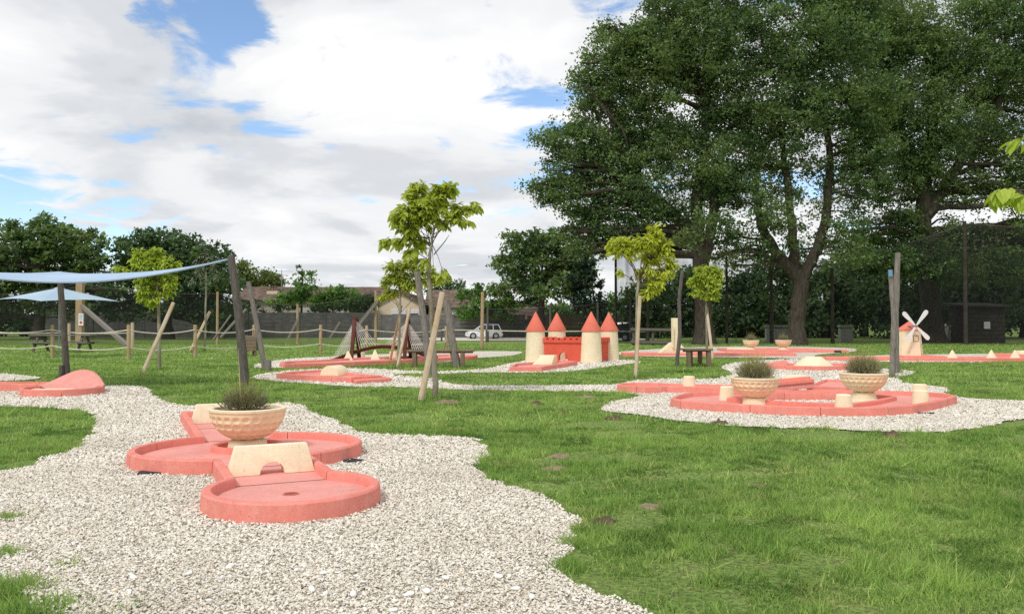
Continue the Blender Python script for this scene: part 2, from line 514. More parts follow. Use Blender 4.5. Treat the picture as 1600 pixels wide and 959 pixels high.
class MB:
    def __init__(s):
        s.v, s.f = [], []

    def add(s, vs, fs):
        b = len(s.v)
        s.v += [Vector(p) for p in vs]
        s.f += [tuple(b + i for i in f) for f in fs]
        return s

    def box(s, c, size, rz=0.0, rx=0.0, ry=0.0, taper=1.0):
        from mathutils import Euler
        R = Euler((rx, ry, rz)).to_matrix()
        c = Vector(c)
        vs = []
        for z in (-.5, .5):
            k = taper if z > 0 else 1
            for x, y in ((-.5, -.5), (.5, -.5), (.5, .5), (-.5, .5)):
                vs.append(c + R @ Vector((x * size[0] * k, y * size[1] * k, z * size[2])))
        return s.add(vs, [(3, 2, 1, 0), (4, 5, 6, 7), (0, 1, 5, 4), (1, 2, 6, 5), (2, 3, 7, 6), (3, 0, 4, 7)])

    def bar(s, a, b, w, h=None):
        """A squared bar from a to b."""
        a, b = Vector(a), Vector(b)
        h = h or w
        d = (b - a).normalized()
        up = Vector((0, 0, 1)) if abs(d.z) < .95 else Vector((0, 1, 0))
        r = d.cross(up).normalized()
        u = r.cross(d)
        vs = []
        for p in (a, b):
            for x, y in ((-.5, -.5), (.5, -.5), (.5, .5), (-.5, .5)):
                vs.append(p + r * x * w + u * y * h)
        return s.add(vs, [(0, 1, 2, 3), (7, 6, 5, 4), (4, 5, 1, 0), (5, 6, 2, 1), (6, 7, 3, 2), (7, 4, 0, 3)])

    def tube(s, pts, rad, n=8, cap=True, wob=0.0):
        pts = [Vector(p) for p in pts]
        if isinstance(rad, (int, float)):
            rad = [rad] * len(pts)
        vs, fs = [], []
        pr = None
        for i, p in enumerate(pts):
            d = (pts[min(i + 1, len(pts) - 1)] - pts[max(i - 1, 0)]).normalized()
            if pr is None:
                pr = d.orthogonal().normalized()
            r = (pr - d * pr.dot(d)).normalized()
            pr = r
            q = d.cross(r)
            for k in range(n):
                a = 2 * math.pi * k / n
                rr = rad[i] * (1 + wob * (rnd.random() - .5))
                vs.append(p + r * math.cos(a) * rr + q * math.sin(a) * rr)
        for i in range(len(pts) - 1):
            for k in range(n):
                k2 = (k + 1) % n
                fs.append((i * n + k, i * n + k2, (i + 1) * n + k2, (i + 1) * n + k))
        if cap:
            fs.append(tuple(range(n))[::-1])
            fs.append(tuple((len(pts) - 1) * n + k for k in range(n)))
        return s.add(vs, fs)

    def lathe(s, prof, n=32, c=(0, 0, 0), cap=True):
        c = Vector(c)
        vs, fs = [], []
        for r, z in prof:
            for k in range(n):
                a = 2 * math.pi * k / n
                vs.append(c + Vector((r * math.cos(a), r * math.sin(a), z)))
        for i in range(len(prof) - 1):
            for k in range(n):
                k2 = (k + 1) % n
                fs.append((i * n + k, i * n + k2, (i + 1) * n + k2, (i + 1) * n + k))
        if cap:
            fs.append(tuple(range(n))[::-1])
            fs.append(tuple((len(prof) - 1) * n + k for k in range(n)))
        return s.add(vs, fs)

    def prism(s, pts2, z0, z1):
        n = len(pts2)
        vs = [Vector((p[0], p[1], z0)) for p in pts2] + [Vector((p[0], p[1], z1)) for p in pts2]
        fs = [tuple(range(n))[::-1], tuple(range(n, 2 * n))] + [(i, (i + 1) % n, n + (i + 1) % n, n + i) for i in range(n)]
        return s.add(vs, fs)

    def side(s, pts, o, ax, up, thick, nrm):
        """A flat outline in the plane (ax, up) at o, given thickness along nrm."""
        o, ax, up, nrm = Vector(o), Vector(ax), Vector(up), Vector(nrm)
        n = len(pts)
        a = [o + ax * p[0] + up * p[1] - nrm * thick / 2 for p in pts]
        b = [p + nrm * thick for p in a]
        return s.add(a + b, [tuple(range(n))[::-1], tuple(range(n, 2 * n))] + [(i, (i + 1) % n, n + (i + 1) % n, n + i) for i in range(n)])

    def build(s, name, mat, parent=None, origin=None, smooth=False, bevel=0.0, seg=2):
        base = wloc(parent) if parent is not None else Vector(origin or (0, 0, 0))
        me = bpy.data.meshes.new(name)
        me.from_pydata([tuple(p - base) for p in s.v], [], s.f)
        me.update()
        bm = bmesh.new()
        bm.from_mesh(me)
        bmesh.ops.recalc_face_normals(bm, faces=bm.faces)
        if bevel:
            es = [e for e in bm.edges if len(e.link_faces) == 2 and e.calc_face_angle(0) > 0.45]
            bmesh.ops.bevel(bm, geom=es, offset=bevel, segments=seg, affect='EDGES', profile=0.6, clamp_overlap=True)
        bm.to_mesh(me)
        bm.free()
        if smooth or bevel:
            me.polygons.foreach_set('use_smooth', [True] * len(me.polygons))
            if hasattr(me, 'set_sharp_from_angle'):
                me.set_sharp_from_angle(angle=math.radians(40))
        me.materials.append(MATS[mat])
        o = bpy.data.objects.new(name, me)
        if parent is not None:
            o.parent = parent
        else:
            o.location = base
        C.objects.link(o)
        return o


def np_mesh(name, verts, faces, mat, tint=None, parent=None, smooth=False):
    """verts (N,3), faces (M,k) from numpy, tint per vertex."""
    me = bpy.data.meshes.new(name)
    n, (m, k) = len(verts), faces.shape
    if parent is not None:
        verts = verts - np.array(wloc(parent))
    me.vertices.add(n)
    me.vertices.foreach_set('co', np.ascontiguousarray(verts, np.float32).ravel())
    me.loops.add(m * k)
    me.loops.foreach_set('vertex_index', np.ascontiguousarray(faces, np.int32).ravel())
    me.polygons.add(m)
    me.polygons.foreach_set('loop_start', np.arange(0, m * k, k, dtype=np.int32))
    me.update(calc_edges=True)
    if tint is not None:
        a = me.attributes.new('tint', 'FLOAT', 'POINT')
        a.data.foreach_set('value', np.ascontiguousarray(tint, np.float32))
    if smooth:
        me.polygons.foreach_set('use_smooth', np.ones(m, bool))
    me.materials.append(MATS[mat])
    o = bpy.data.objects.new(name, me)
    if parent is not None:
        o.parent = parent
    C.objects.link(o)
    return o


def tag(o, label=None, cat=None, group=None, kind=None):
    for k, v in (('label', label), ('category', cat), ('group', group), ('kind', kind)):
        if v:
            o[k] = v
    return o


def thing(name, label, cat, loc, group=None):
    o = bpy.data.objects.new(name, None)
    o.empty_display_size = 0.1
    o.location = loc
    C.objects.link(o)
    return tag(o, label, cat, group)


def dup(root, loc, rotz=0.0, label=None, scale=1.0):
    r = root.copy()
    C.objects.link(r)
    r.location = loc
    r.rotation_euler = (0, 0, rotz)
    r.scale = (scale,) * 3
    if label:
        r['label'] = label
    for ch in list(root.children):
        c = ch.copy()
        C.objects.link(c)
        c.parent = r
        for g in ch.children:
            d = g.copy()
            C.objects.link(d)
            d.parent = c
    return r


# ------------------------------------------------------------------ ground, gravel
def smooth_poly(pts, it=2):
    """Chaikin corner cutting of a closed outline."""
    for _ in range(it):
        q = []
        for i in range(len(pts)):
            a, b = pts[i], pts[(i + 1) % len(pts)]
            q += [a * .75 + b * .25, a * .25 + b * .75]
        pts = q
    return pts


def inside(px, py, poly):
    """Vectorised point-in-polygon; poly (n,2)."""
    res = np.zeros(len(px), bool)
    bb = (px > poly[:, 0].min()) & (px < poly[:, 0].max()) & (py > poly[:, 1].min()) & (py < poly[:, 1].max())
    idx = np.nonzero(bb)[0]
    if not len(idx):
        return res
    x, y = px[idx], py[idx]
    r = np.zeros(len(idx), bool)
    n = len(poly)
    for i in range(n):
        x1, y1 = poly[i]
        x2, y2 = poly[(i + 1) % n]
        if y1 == y2:
            continue
        c = ((y1 > y) != (y2 > y)) & (x < (x2 - x1) * (y - y1) / (y2 - y1) + x1)
        r ^= c
    res[idx] = r
    return res


gm = MB()
gm.add([(-500, -60, 0), (500, -60, 0), (500, 900, 0), (-500, 900, 0)], [(0, 1, 2, 3)])
ground = tag(gm.build('ground', 'lawn'), 'green lawn of the mini golf ground', None, None, 'structure')

GRAVEL = {
    'gravel_bed': [(-160, 607), (0, 610), (60, 606), (150, 603), (225, 604), (238, 612), (236, 622), (270, 632), (330, 637), (400, 634), (450, 630), (476, 633), (484, 645), (520, 656), (545, 670),
                   (570, 679), (640, 682), (700, 683), (745, 687), (760, 698), (772, 712), (748, 722), (752, 745), (790, 757), (830, 775), (870, 790), (905, 815), (914, 835), (895, 850), (870, 875),
                   (880, 892), (900, 915), (940, 938), (1000, 960), (1060, 1000), (1100, 1100), (300, 1100), (160, 1000), (95, 962), (40, 942), (0, 905), (-90, 870), (-260, 830), (-300, 780), (-120, 755), (0, 742), (60, 722), (130, 700),
                   (150, 667), (150, 646), (100, 639), (0, 634), (-160, 634)],
    'gravel_path': [(388, 590), (412, 584), (470, 578), (540, 575.5), (612, 577.5), (634, 581), (634, 584), (614, 585), (622, 588), (680, 591), (692, 599), (720, 602), (760, 604), (850, 603), (940, 602), (1010, 603),
                    (1010, 612), (960, 613), (850, 611.5), (760, 610), (690, 609), (640, 605), (560, 605), (500, 601), (430, 596)],
    'gravel_strip': [(620, 580), (700, 581), (760, 577), (790, 570), (830, 562), (970, 561), (1012, 566), (965, 571), (925, 577), (880, 582), (800, 583), (750, 582), (700, 584.5), (620, 584)],
    'gravel_apron': [(940, 638), (955, 628), (1003, 622), (985, 616), (950, 611), (958, 604), (980, 596), (1030, 592), (1120, 594), (1150, 585), (1122, 574), (1145, 567), (1190, 563), (1260, 561), (1340, 566), (1370, 577), (1424, 579),
                     (1432, 584), (1398, 590), (1410, 600), (1478, 606), (1484, 611), (1470, 613), (1500, 622), (1540, 625), (1600, 627), (1720, 634), (1720, 668), (1600, 654), (1565, 660), (1540, 670), (1480, 676), (1400, 677), (1300, 671), (1200, 669),
                     (1120, 665), (1060, 658), (1000, 649), (958, 645)],
    'gravel_border': [(392, 575), (405, 568), (440, 562), (520, 557), (640, 552), (735, 549), (800, 549), (822, 550), (800, 557), (735, 560), (700, 567), (640, 566), (560, 570), (440, 576)],
    'gravel_verge': [(-120, 585), (0, 584), (40, 588), (72, 591), (40, 595), (0, 597), (-120, 598)],
    'gravel_edging': [(960, 549), (1120, 541), (1330, 543), (1345, 550), (1260, 556), (1300, 560), (1330, 556), (1640, 552), (1640, 566), (1330, 567), (1240, 560), (1100, 559), (960, 557)],
    'parking_lane': [(560, 528.5), (700, 527.5), (1010, 528), (1010, 533), (830, 533.2), (700, 532.5), (560, 531)],
}
GPOLY = {}
for i, (nm, px) in enumerate(GRAVEL.items()):
    pts = smooth_poly([G(x, y) for x, y in px], 2)
    # ragged edge
    pts = [p + Vector((mnoise.noise(p * 2.3) * .10, mnoise.noise(p * 2.3 + Vector((9, 4, 1))) * .10, 0)) for p in pts]
    GPOLY[nm] = np.array([(p.x, p.y) for p in pts])
    me = bpy.data.meshes.new(nm)
    bm = bmesh.new()
    f = bm.faces.new([bm.verts.new((p.x, p.y, .005 + .004 * i)) for p in pts])
    if f.normal.z < 0 or f.calc_area() and (f.normal_update() or f.normal.z < 0):
        f.normal_flip()
    bmesh.ops.triangulate(bm, faces=[f], ngon_method='EAR_CLIP')
    bm.to_mesh(me)
    bm.free()
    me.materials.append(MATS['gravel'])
    o = bpy.data.objects.new(nm, me)
    C.objects.link(o)
    tag(o, 'pale gravel surface', None, None, 'structure')


def in_gravel(x, y, jit=0.0):
    r = np.zeros(len(x), bool)
    for nm, p in GPOLY.items():
        r |= inside(x, y, p)
    return r


# mini golf lanes, shared geometry
KH = 0.15      # kerb height
FH = 0.075     # playing surface height


def offset_in(pts, w):
    """Inset of a counter-clockwise closed 2D outline."""
    n = len(pts)
    out = []
    for i in range(n):
        a, b, c = pts[i - 1], pts[i], pts[(i + 1) % n]
        d1, d2 = (b - a), (c - b)
        if d1.length < 1e-6 or d2.length < 1e-6:
            d1 = d2 = (c - a)
        n1 = Vector((-d1.y, d1.x)).normalized()
        n2 = Vector((-d2.y, d2.x)).normalized()
        m = n1 + n2
        m = m / max(0.35, (1 + n1.dot(n2)))
        out.append(b + m * w)
    return out


def ccw(pts):
    s = sum(pts[i].x * pts[(i + 1) % len(pts)].y - pts[(i + 1) % len(pts)].x * pts[i].y for i in range(len(pts)))
    return pts if s > 0 else pts[::-1]


def refine(pts, step=0.30):
    fine = []
    for i in range(len(pts)):
        a, b = pts[i], pts[(i + 1) % len(pts)]
        k = max(1, int((b - a).length / step))
        for j in range(k):
            fine.append(a.lerp(b, j / k))
    return fine


def kerbs(parent, pts, joints, w, kh, kerb_mat='kerb_pink', base_z=0.0, skip=(), phase=0.0, cuts=None):
    """Separate kerb stones with open joints along a closed outline (counter-clockwise)."""
    n = len(pts)
    cuts = cuts or sorted(set(int((i + phase) * n / joints) for i in range(joints)))
    prof = [(-.012, .0), (-.003, kh - .014), (.011, kh), (w - .011, kh), (w, kh - .014), (w + .003, .0)]
    offs = [offset_in(pts, q[0]) for q in prof]
    gap = 0.004
    for ci, c0 in enumerate(cuts):
        c1 = cuts[(ci + 1) % len(cuts)]
        if c1 <= c0:
            c1 += n
        if ci in skip:
            continue
        idx = list(range(c0, c1 + 1))
        rows = []
        for t, i in enumerate(idx):
            row = []
            for q, off in zip(prof, offs):
                p = off[i % n]
                if t == 0:
                    p = p + (off[(i + 1) % n] - p).normalized() * gap
                if t == len(idx) - 1:
                    p = p + (off[(i - 1) % n] - p).normalized() * gap
                row.append(Vector((p.x, p.y, base_z + q[1])))
            rows.append(row)
        k = len(prof)
        fs = []
        for t in range(len(rows) - 1):
            for j in range(k - 1):
                fs.append((t * k + j, t * k + j + 1, (t + 1) * k + j + 1, (t + 1) * k + j))
            fs.append((t * k + k - 1, t * k, (t + 1) * k, (t + 1) * k + k - 1))
        fs.append(tuple(range(k)))
        fs.append(tuple((len(rows) - 1) * k + j for j in range(k))[::-1])
        MB().add([p for r in rows for p in r], fs).build('kerb', kerb_mat, parent, smooth=True)


def course(name, label, outline, joints=8, w=0.075, kh=KH, fh=FH, parent=None, skip=(), island=None, base_z=0.0, group='pink concrete mini golf lanes', phase=0.0, cuts=None):
    """A lane: floor slab + separate kerb stones round its edge (and round an island left open in it)."""
    pts = refine(ccw([Vector((p[0], p[1])) for p in outline]))
    n = len(pts)
    cx = sum((p for p in pts), Vector((0, 0))) / n
    if parent is None:
        parent = thing(name, label, 'golf lane', (cx.x, cx.y, 0), group)
    fl = offset_in(pts, w * .45)
    if island:
        isl = refine(ccw([Vector((p[0], p[1])) for p in island]))
        grown = offset_in(isl, -w)
        hole_l = offset_in(isl, -w * .45)
        i0 = min(range(len(fl)), key=lambda i: (fl[i] - hole_l[0]).length)
        fl = fl[i0:] + fl[:i0 + 1] + [hole_l[0]] + hole_l[1:][::-1] + [hole_l[0]]
        kerbs(parent, grown, 7, w, kh, base_z=base_z)
    MB().prism([(p.x, p.y) for p in fl], base_z + .012, base_z + fh).build('lane_floor', 'floor_pink', parent)
    kerbs(parent, pts, joints, w, kh, base_z=base_z, skip=skip, phase=phase, cuts=cuts)
    return parent


def hole(parent, x, y, r=0.06, z=FH):
    m = MB()
    m.lathe([(r * 1.18, z + .0035), (r, z + .0045), (r * .97, z + .003)], 28, (x, y, 0), cap=False)
    m.build('hole_rim', 'kerb_pink', parent)
    n = 28
    MB().add([(x + r * math.cos(2 * math.pi * k / n), y + r * math.sin(2 * math.pi * k / n), z + .003) for k in range(n)], [tuple(range(n))]).build('hole', 'hole_dark', parent)


def arc(c, r, a0, a1, n, e=1.0, ax=(1, 0)):
    """Arc points; ax is the local x axis, e squashes local x."""
    ax = Vector(ax)
    ay = Vector((-ax.y, ax.x))
    return [Vector(c) + ax * (math.cos(a0 + (a1 - a0) * i / n) * r * e) + ay * (math.sin(a0 + (a1 - a0) * i / n) * r) for i in range(n + 1)]


# ------------------------------------------------------------------ obstacles, planters
def v2(p):
    return Vector((p[0], p[1]))


def obstacle(name, label, c, ax, w=0.74, h=0.25, t=0.20, z=FH, arch=0.105, top=0.62, group=None):
    """Leaning block across a lane with an arched tunnel at its foot. ax: unit 2D vector along its width."""
    r = thing(name, label, 'golf obstacle', (c[0], c[1], z + .001), group)
    ax = Vector((ax[0], ax[1], 0))
    nrm = Vector((-ax.y, ax.x, 0))
    out = [(-w / 2, 0), (-arch, 0)] + [(-arch * math.cos(math.pi * i / 10), .012 + arch * .85 * math.sin(math.pi * i / 10)) for i in range(11)] + [(arch, 0), (w / 2, 0), (top / 2, h), (-top / 2, h)]
    n = len(out)
    o = Vector((c[0], c[1], z + .001))
    vs = []
    for sgn in (-1, 1):
        for x, zz in out:
            d = (t / 2) * (1 - .55 * zz / h)
            vs.append(o + ax * x + nrm * d * sgn + Vector((0, 0, zz)))
    fs = [tuple(range(n)), tuple(range(n, 2 * n))[::-1]] + [(i, (i + 1) % n, n + (i + 1) % n, n + i) for i in range(n)]
    MB().add(vs, fs).build('block', 'cream', r, bevel=0.012)
    return r


def ball_planter_proto(loc, label):
    """Half golf ball bowl on a drum, with soil."""
    r = thing('golf_ball_planter', label, 'planter', loc, 'golf ball planters')
    o = Vector(loc)
    R, sq, z0 = 0.385, 0.84, 0.09
    rows = []
    for j, ph in enumerate((20, 34.5, 49, 63, 76.5)):
        k = max(5, round(2 * math.pi * math.sin(math.radians(ph)) / math.radians(14.8)))
        for i in range(k):
            a = 2 * math.pi * (i + .5 * (j % 2)) / k
            p = math.radians(ph)
            rows.append((math.sin(p) * math.cos(a), math.sin(p) * math.sin(a), -math.cos(p)))
    dm = np.array(rows)
    nph, na = 64, 220
    vs, fs = [], []
    for i in range(nph + 1):
        ph = math.radians(8 + (90 - 8) * i / nph)
        for k in range(na):
            a = 2 * math.pi * k / na
            d = np.array((math.sin(ph) * math.cos(a), math.sin(ph) * math.sin(a), -math.cos(ph)))
            ang = math.acos(min(1, max(-1, float((dm @ d).max()))))
            q = ang / math.radians(6.1)
            dep = .021 * (1 - q * q) if q < 1 else 0
            rr = R - dep
            vs.append(o + Vector((d[0] * rr, d[1] * rr, z0 + R * sq + d[2] * rr * sq)))
    for i in range(nph):
        for k in range(na):
            k2 = (k + 1) % na
            fs.append((i * na + k, i * na + k2, (i + 1) * na + k2, (i + 1) * na + k))
    fs.append(tuple(range(na))[::-1])
    m = MB().add(vs, fs)
    bowl = m.build('bowl', 'ball_cream', r, smooth=True)
    zt = z0 + R * sq
    MB().lathe([(R + .001, zt - .004), (R + .012, zt), (R + .014, zt + .022), (R + .004, zt + .028), (R - .035, zt + .028), (R - .045, zt + .02), (R - .06, zt - .06)], 72, o, cap=False).build('rim', 'cream_smooth', bowl, smooth=True)
    m = MB()
    nn = 40
    m.add([o + Vector((0, 0, zt + .012))] + [o + Vector(((R - .05) * math.cos(6.2832 * k / nn), (R - .05) * math.sin(6.2832 * k / nn), zt - .02 + .01 * math.sin(k * 2.1))) for k in range(nn)],
          [(0, 1 + k, 1 + (k + 1) % nn) for k in range(nn)])
    m.build('soil', 'soil', r)
    MB().lathe([(.205, .0), (.205, .01), (.19, .095), (.15, .115)], 48, o).build('pedestal', 'cream_smooth', r, smooth=True)
    return r


def plant(name, label, base, hgt, spread, n, seed, stalks=18, cat='plant', group='plants in the golf ball planters', lush=0.0):
    """Woody lavender bush: dense grey-green leaf sprays low down, thin pale stalks above."""
    r = thing(name, label, cat, base, group)
    g = np.random.default_rng(seed)
    b = np.array(base)
    # leaf sprays on stems leaning outwards
    a = g.uniform(0, 2 * np.pi, n)
    lean = np.sqrt(g.uniform(0, 1, n)) * spread
    h = hgt * g.uniform(.35, 1.0, n) * (1.05 - .45 * (lean / spread) ** 2)
    rr = lean * g.uniform(.6, 1.1, n)
    c = b + np.stack([np.cos(a) * rr, np.sin(a) * rr, h * g.uniform(.25, 1.0, n)], 1)
    d = np.stack([np.cos(a) * lean / spread * .8 + g.normal(0, .35, n), np.sin(a) * lean / spread * .8 + g.normal(0, .35, n), np.ones(n)], 1)
    d /= np.linalg.norm(d, axis=1)[:, None]
    s = np.cross(d, g.normal(0, 1, (n, 3)))
    s /= np.linalg.norm(s, axis=1)[:, None]
    ln = g.uniform(.04, .17, n)[:, None] * (hgt / .3)
    wd = g.uniform(.003, .006, n)[:, None]
    v = np.stack([c - s * wd, c + s * wd, c + d * ln], 1).reshape(-1, 3)
    t = np.repeat(np.clip(g.normal(.4, .25, n) * (.4 + .6 * lush) + .25 * (c[:, 2] - b[2]) / hgt, 0, 1), 3)
    np_mesh('foliage', v, np.arange(3 * n).reshape(-1, 3), 'leaf_lavender', t, r)
    # woody stems
    m = MB()
    for i in range(26):
        an, le = g.uniform(0, 6.28), g.uniform(.3, 1) * spread
        p0 = Vector(base) + Vector((math.cos(an) * .05, math.sin(an) * .05, -.01))
        p2 = Vector(base) + Vector((math.cos(an) * le, math.sin(an) * le, hgt * g.uniform(.45, .8)))
        m.tube([p0, p0.lerp(p2, .5) + Vector((0, 0, .02)), p2], [.005, .004, .002], 4)
    m.build('stems', 'twig', r)
    if stalks:
        k = stalks
        a = g.uniform(0, 2 * np.pi, k)
        q = np.stack([np.cos(a), np.sin(a)], 1) * (np.sqrt(g.uniform(0, 1, k)) * spread * .7)[:, None]
        p0 = np.concatenate([b[:2] + q, np.full((k, 1), b[2] + hgt * .4)], 1)
        p1 = np.concatenate([b[:2] + q * g.uniform(1.0, 1.5, (k, 1)) + g.normal(0, .03, (k, 2)), (b[2] + hgt * g.uniform(.7, 1.55, k))[:, None]], 1)
        wv = np.array([.0017, 0, 0])
        v = np.stack([p0 - wv, p0 + wv, p1 + wv * .6, p1 - wv * .6], 1).reshape(-1, 3)
        np_mesh('stalks', v, np.arange(4 * k).reshape(-1, 4), 'stalk_lavender', np.repeat(g.uniform(0, 1, k), 4), r)
    return r


def frustum(name, label, c, r0, r1, h, z=FH, n=28, mat='cream', group=None, cat='golf obstacle'):
    m = MB().lathe([(r0, 0), (r0, .008), (r1 + .006, h - .012), (r1 - .008, h)], n, (c[0], c[1], z + .001))
    return tag(m.build(name, mat, origin=(c[0], c[1], z), smooth=True), label, cat, group)


def pyramid(name, label, c, w, h, z=FH, rz=0.3, group=None):
    m = MB()
    k = w / 2
    ps = [Vector((c[0] + math.cos(rz + math.pi / 2 * i + .785) * k * 1.2, c[1] + math.sin(rz + math.pi / 2 * i + .785) * k * 1.2, z + .001)) for i in range(4)]
    tp = [Vector((c[0] + (p.x - c[0]) * .12, c[1] + (p.y - c[1]) * .12, z + h)) for p in ps]
    m.add(ps + tp, [(3, 2, 1, 0), (4, 5, 6, 7)] + [(i, (i + 1) % 4, 4 + (i + 1) % 4, 4 + i) for i in range(4)])
    return tag(m.build(name, 'cream', origin=(c[0], c[1], z), bevel=.012), label, 'golf obstacle', group)


# ---- nearest lane: target circle, narrow neck, wide oval with planter, tee lane
AC, AX = Vector((-1.70, 6.38)), Vector((-.43, .903)).normalized()
AL = Vector((-AX.y, AX.x))
loc = lambda s, t: AC + AX * s + AL * t
HW = 0.44
t1 = math.asin(HW / .665)
oval = lambda a: loc(2.37 + .95 * math.cos(a), 1.15 * math.sin(a))
tj = math.asin(HW / 1.15)
outl = arc(AC, .665, t1, 2 * math.pi - t1, 34, 1.0, AX)
outl += [oval(-math.pi + tj + (math.pi - 2 * tj) * i / 22) for i in range(23)]
outl += [loc(4.6, -HW), loc(6.05, -HW), loc(6.05, HW), loc(4.6, HW)]
outl += [oval(tj + (math.pi - 2 * tj) * i / 22) for i in range(23)]
A = course('golf_lane', 'nearest pink lane in the gravel, round end with the hole towards the viewer', outl, 10, cuts=[0, 34, 38, 50, 58, 66, 74, 82, 90, 99])
hole(A, -1.72, 6.40, .058)
for s_ in (.50, 1.36, 3.28, 4.5):
    k = HW - .075
    a_, b_ = loc(s_, -k), loc(s_, k)
    m = MB()
    m.bar((a_.x, a_.y, FH + .0015), (b_.x, b_.y, FH + .0015), .006, .003)
    m.build('floor_joint', 'joint_dark', A)
pc = loc(2.52, .0)
MB().lathe([(.37, FH), (.365, FH + .055), (.35, FH + .062), (.315, FH + .062), (.30, FH + .05), (.295, FH)], 48, (pc.x, pc.y, 0), cap=False).build('planter_ring', 'kerb_pink', A, smooth=True)
for q, rz in ((G(240, 741), .3), (G(545, 722), -.5)):
    m = MB().box((q.x, q.y, .022), (.26, .15, .018), rz)
    m.build('levelling_pad', 'black_rubber', A, bevel=.004)
o1 = loc(1.03, 0)
obstacle('tunnel_block', 'cream block with arched tunnel in front of the nearest planter', (o1.x, o1.y), (-AL.x, -AL.y), group='cream tunnel blocks')
o2 = loc(5.15, 0)
obstacle('tunnel_block', 'cream block with arched tunnel behind the nearest planter', (o2.x, o2.y), (-AL.x, -AL.y), group='cream tunnel blocks')
PZ = 0.335 + .09 + .0
planterA = ball_planter_proto((pc.x, pc.y, FH + .001), 'dimpled cream golf ball planter in the middle of the nearest lane')
plant('lavender', 'dry grey lavender with tall stalk in the nearest planter', (pc.x - .03, pc.y, FH + .40), .26, .23, 1100, 3, 70)
# one tall grass stalk with a green blade
m = MB()
q = Vector((pc.x - .06, pc.y - .05, FH + .4))
m.tube([q, q + Vector((-.01, 0, .30)), q + Vector((-.03, 0, .66))], [.005, .004, .0015], 5)
tall = m.build('tall_stalk', 'wood_stake', bpy.data.objects['lavender'])

# ---- large loop lane on the right
B_out = [(2.66, 13.75), (2.88, 14.4), (3.21, 14.86), (3.93, 15.22), (4.9, 15.42), (5.8, 15.45), (6.6, 15.36), (7.21, 15.19), (7.6, 14.98), (7.78, 14.66), (7.69, 14.2), (7.2, 13.62), (6.7, 13.08), (6.2, 12.62), (5.62, 12.28), (4.95, 12.18), (4.25, 12.30), (3.66, 12.62), (3.07, 12.98), (2.74, 13.32)]
B_isl = [(4.05, 13.45), (3.72, 13.85), (4.2, 14.5), (4.92, 14.82), (5.61, 14.80), (6.35, 14.42), (6.52, 14.12), (5.95, 13.45), (5.32, 12.92), (4.9, 12.98)]
B = course('golf_lane', 'big pink loop lane with two planters and an island of gravel', B_out, 11, island=B_isl)
lab2 = ('dimpled cream golf ball planter on the left side of the loop lane', 'dimpled cream golf ball planter on the right side of the loop lane')
pB1 = G(1180, 631, .075)
pB2 = (6.0, 14.0, .012)
for k, (p, lb, sd) in enumerate(((pB1, lab2[0], 21), (pB2, lab2[1], 22))):
    dup(planterA, (p[0], p[1], FH + .001 if k == 0 else .02), 0.4 + k, lb)
    zb = (FH if k == 0 else .02)
    if k == 1:
        frustum('planter_footing', 'cream drum under the right planter of the loop lane', (p[0], p[1]), .25, .23, .10, .02, 40, 'cream_smooth', None, 'plinth')
        bpy.data.objects['golf_ball_planter.002'].location.z = .12
        zb = .12
    plant('lavender', ('bushy lavender in the left planter of the loop lane', 'bushy lavender in the right planter of the loop lane')[k], (p[0], p[1], zb + .40), .33, .28, 1700, sd, 130, lush=1.0)
frustum('planter_footing', 'cream drum under the left planter of the loop lane', (pB1.x, pB1.y - .02), .24, .225, .02, FH - .02, 40, 'cream_smooth', None, 'plinth')
BOL = [((3.66, 16.95), 'cream cone bollard on the round end of the straight lane behind the loop'), ((3.72, 14.2), 'cream cone bollard beside the left planter of the loop lane'),
       ((5.10, 12.62), 'cream cone bollard at the front kerb of the loop lane'), ((7.32, 14.72), 'cream cone bollard, rear one of the pair at the loop lane right end'),
       ((6.66, 13.38), 'cream cone bollard, front one of the pair at the loop lane right end')]
for c_, lb in BOL:
    frustum('cone_bollard', lb, c_, .135, .108, .235, FH, 24, 'cream', 'cream cone bollards')
m = MB().box((6.35, 12.62, .02), (.28, .12, .02), -.2)
m.build('levelling_pad', 'black_rubber', B, bevel=.004)

# ---- straight lane behind the loop with jump ramp and landing lane
L_out = arc((2.72, 16.82), .56, .75, 2 * math.pi - .85, 20) + [(3.3, 16.32), (4.45, 16.02), (4.6, 16.68), (3.4, 17.05)]
L = course('golf_lane', 'pink lane with jump ramp behind the loop lane', L_out, 8)
m = MB()
a0, a1, b0, b1_ = Vector((4.40, 15.92, 0)), Vector((4.58, 16.62, 0)), Vector((5.75, 15.62, 0)), Vector((5.93, 16.32, 0))
zt0, zt1, th = .13, .285, .11
m.add([a0 + Vector((0, 0, zt0)), b0 + Vector((0, 0, zt1)), b1_ + Vector((0, 0, zt1)), a1 + Vector((0, 0, zt0)),
       a0 + Vector((0, 0, zt0 - th)), b0 + Vector((0, 0, zt1 - th)), b1_ + Vector((0, 0, zt1 - th)), a1 + Vector((0, 0, zt0 - th))],
      [(0, 1, 2, 3), (7, 6, 5, 4), (0, 4, 5, 1), (1, 5, 6, 2), (2, 6, 7, 3), (3, 7, 4, 0)])
rp = m.build('ramp', 'floor_pink', L, bevel=.008)
for e0, e1 in ((a0, b0), (a1, b1_)):
    m = MB()
    m.bar(e0 + Vector((0, 0, zt0 + .03)), e1 + Vector((0, 0, zt1 + .03)), .07, .07)
    m.build('ramp_kerb', 'kerb_pink', rp, bevel=.008)
MB().box((5.55, 16.0, .055), (.12, .6, .10)).build('ramp_support', 'kerb_pink', rp)
course('golf_lane', 'pink landing lane to the right of the jump ramp', [(5.95, 16.55), (6.55, 16.05), (7.65, 18.0), (6.98, 18.35)], 6, fh=.10)
m = MB()
m.box((6.1, 17.6, .15), (.55, .3, .28), .1, taper=.8)
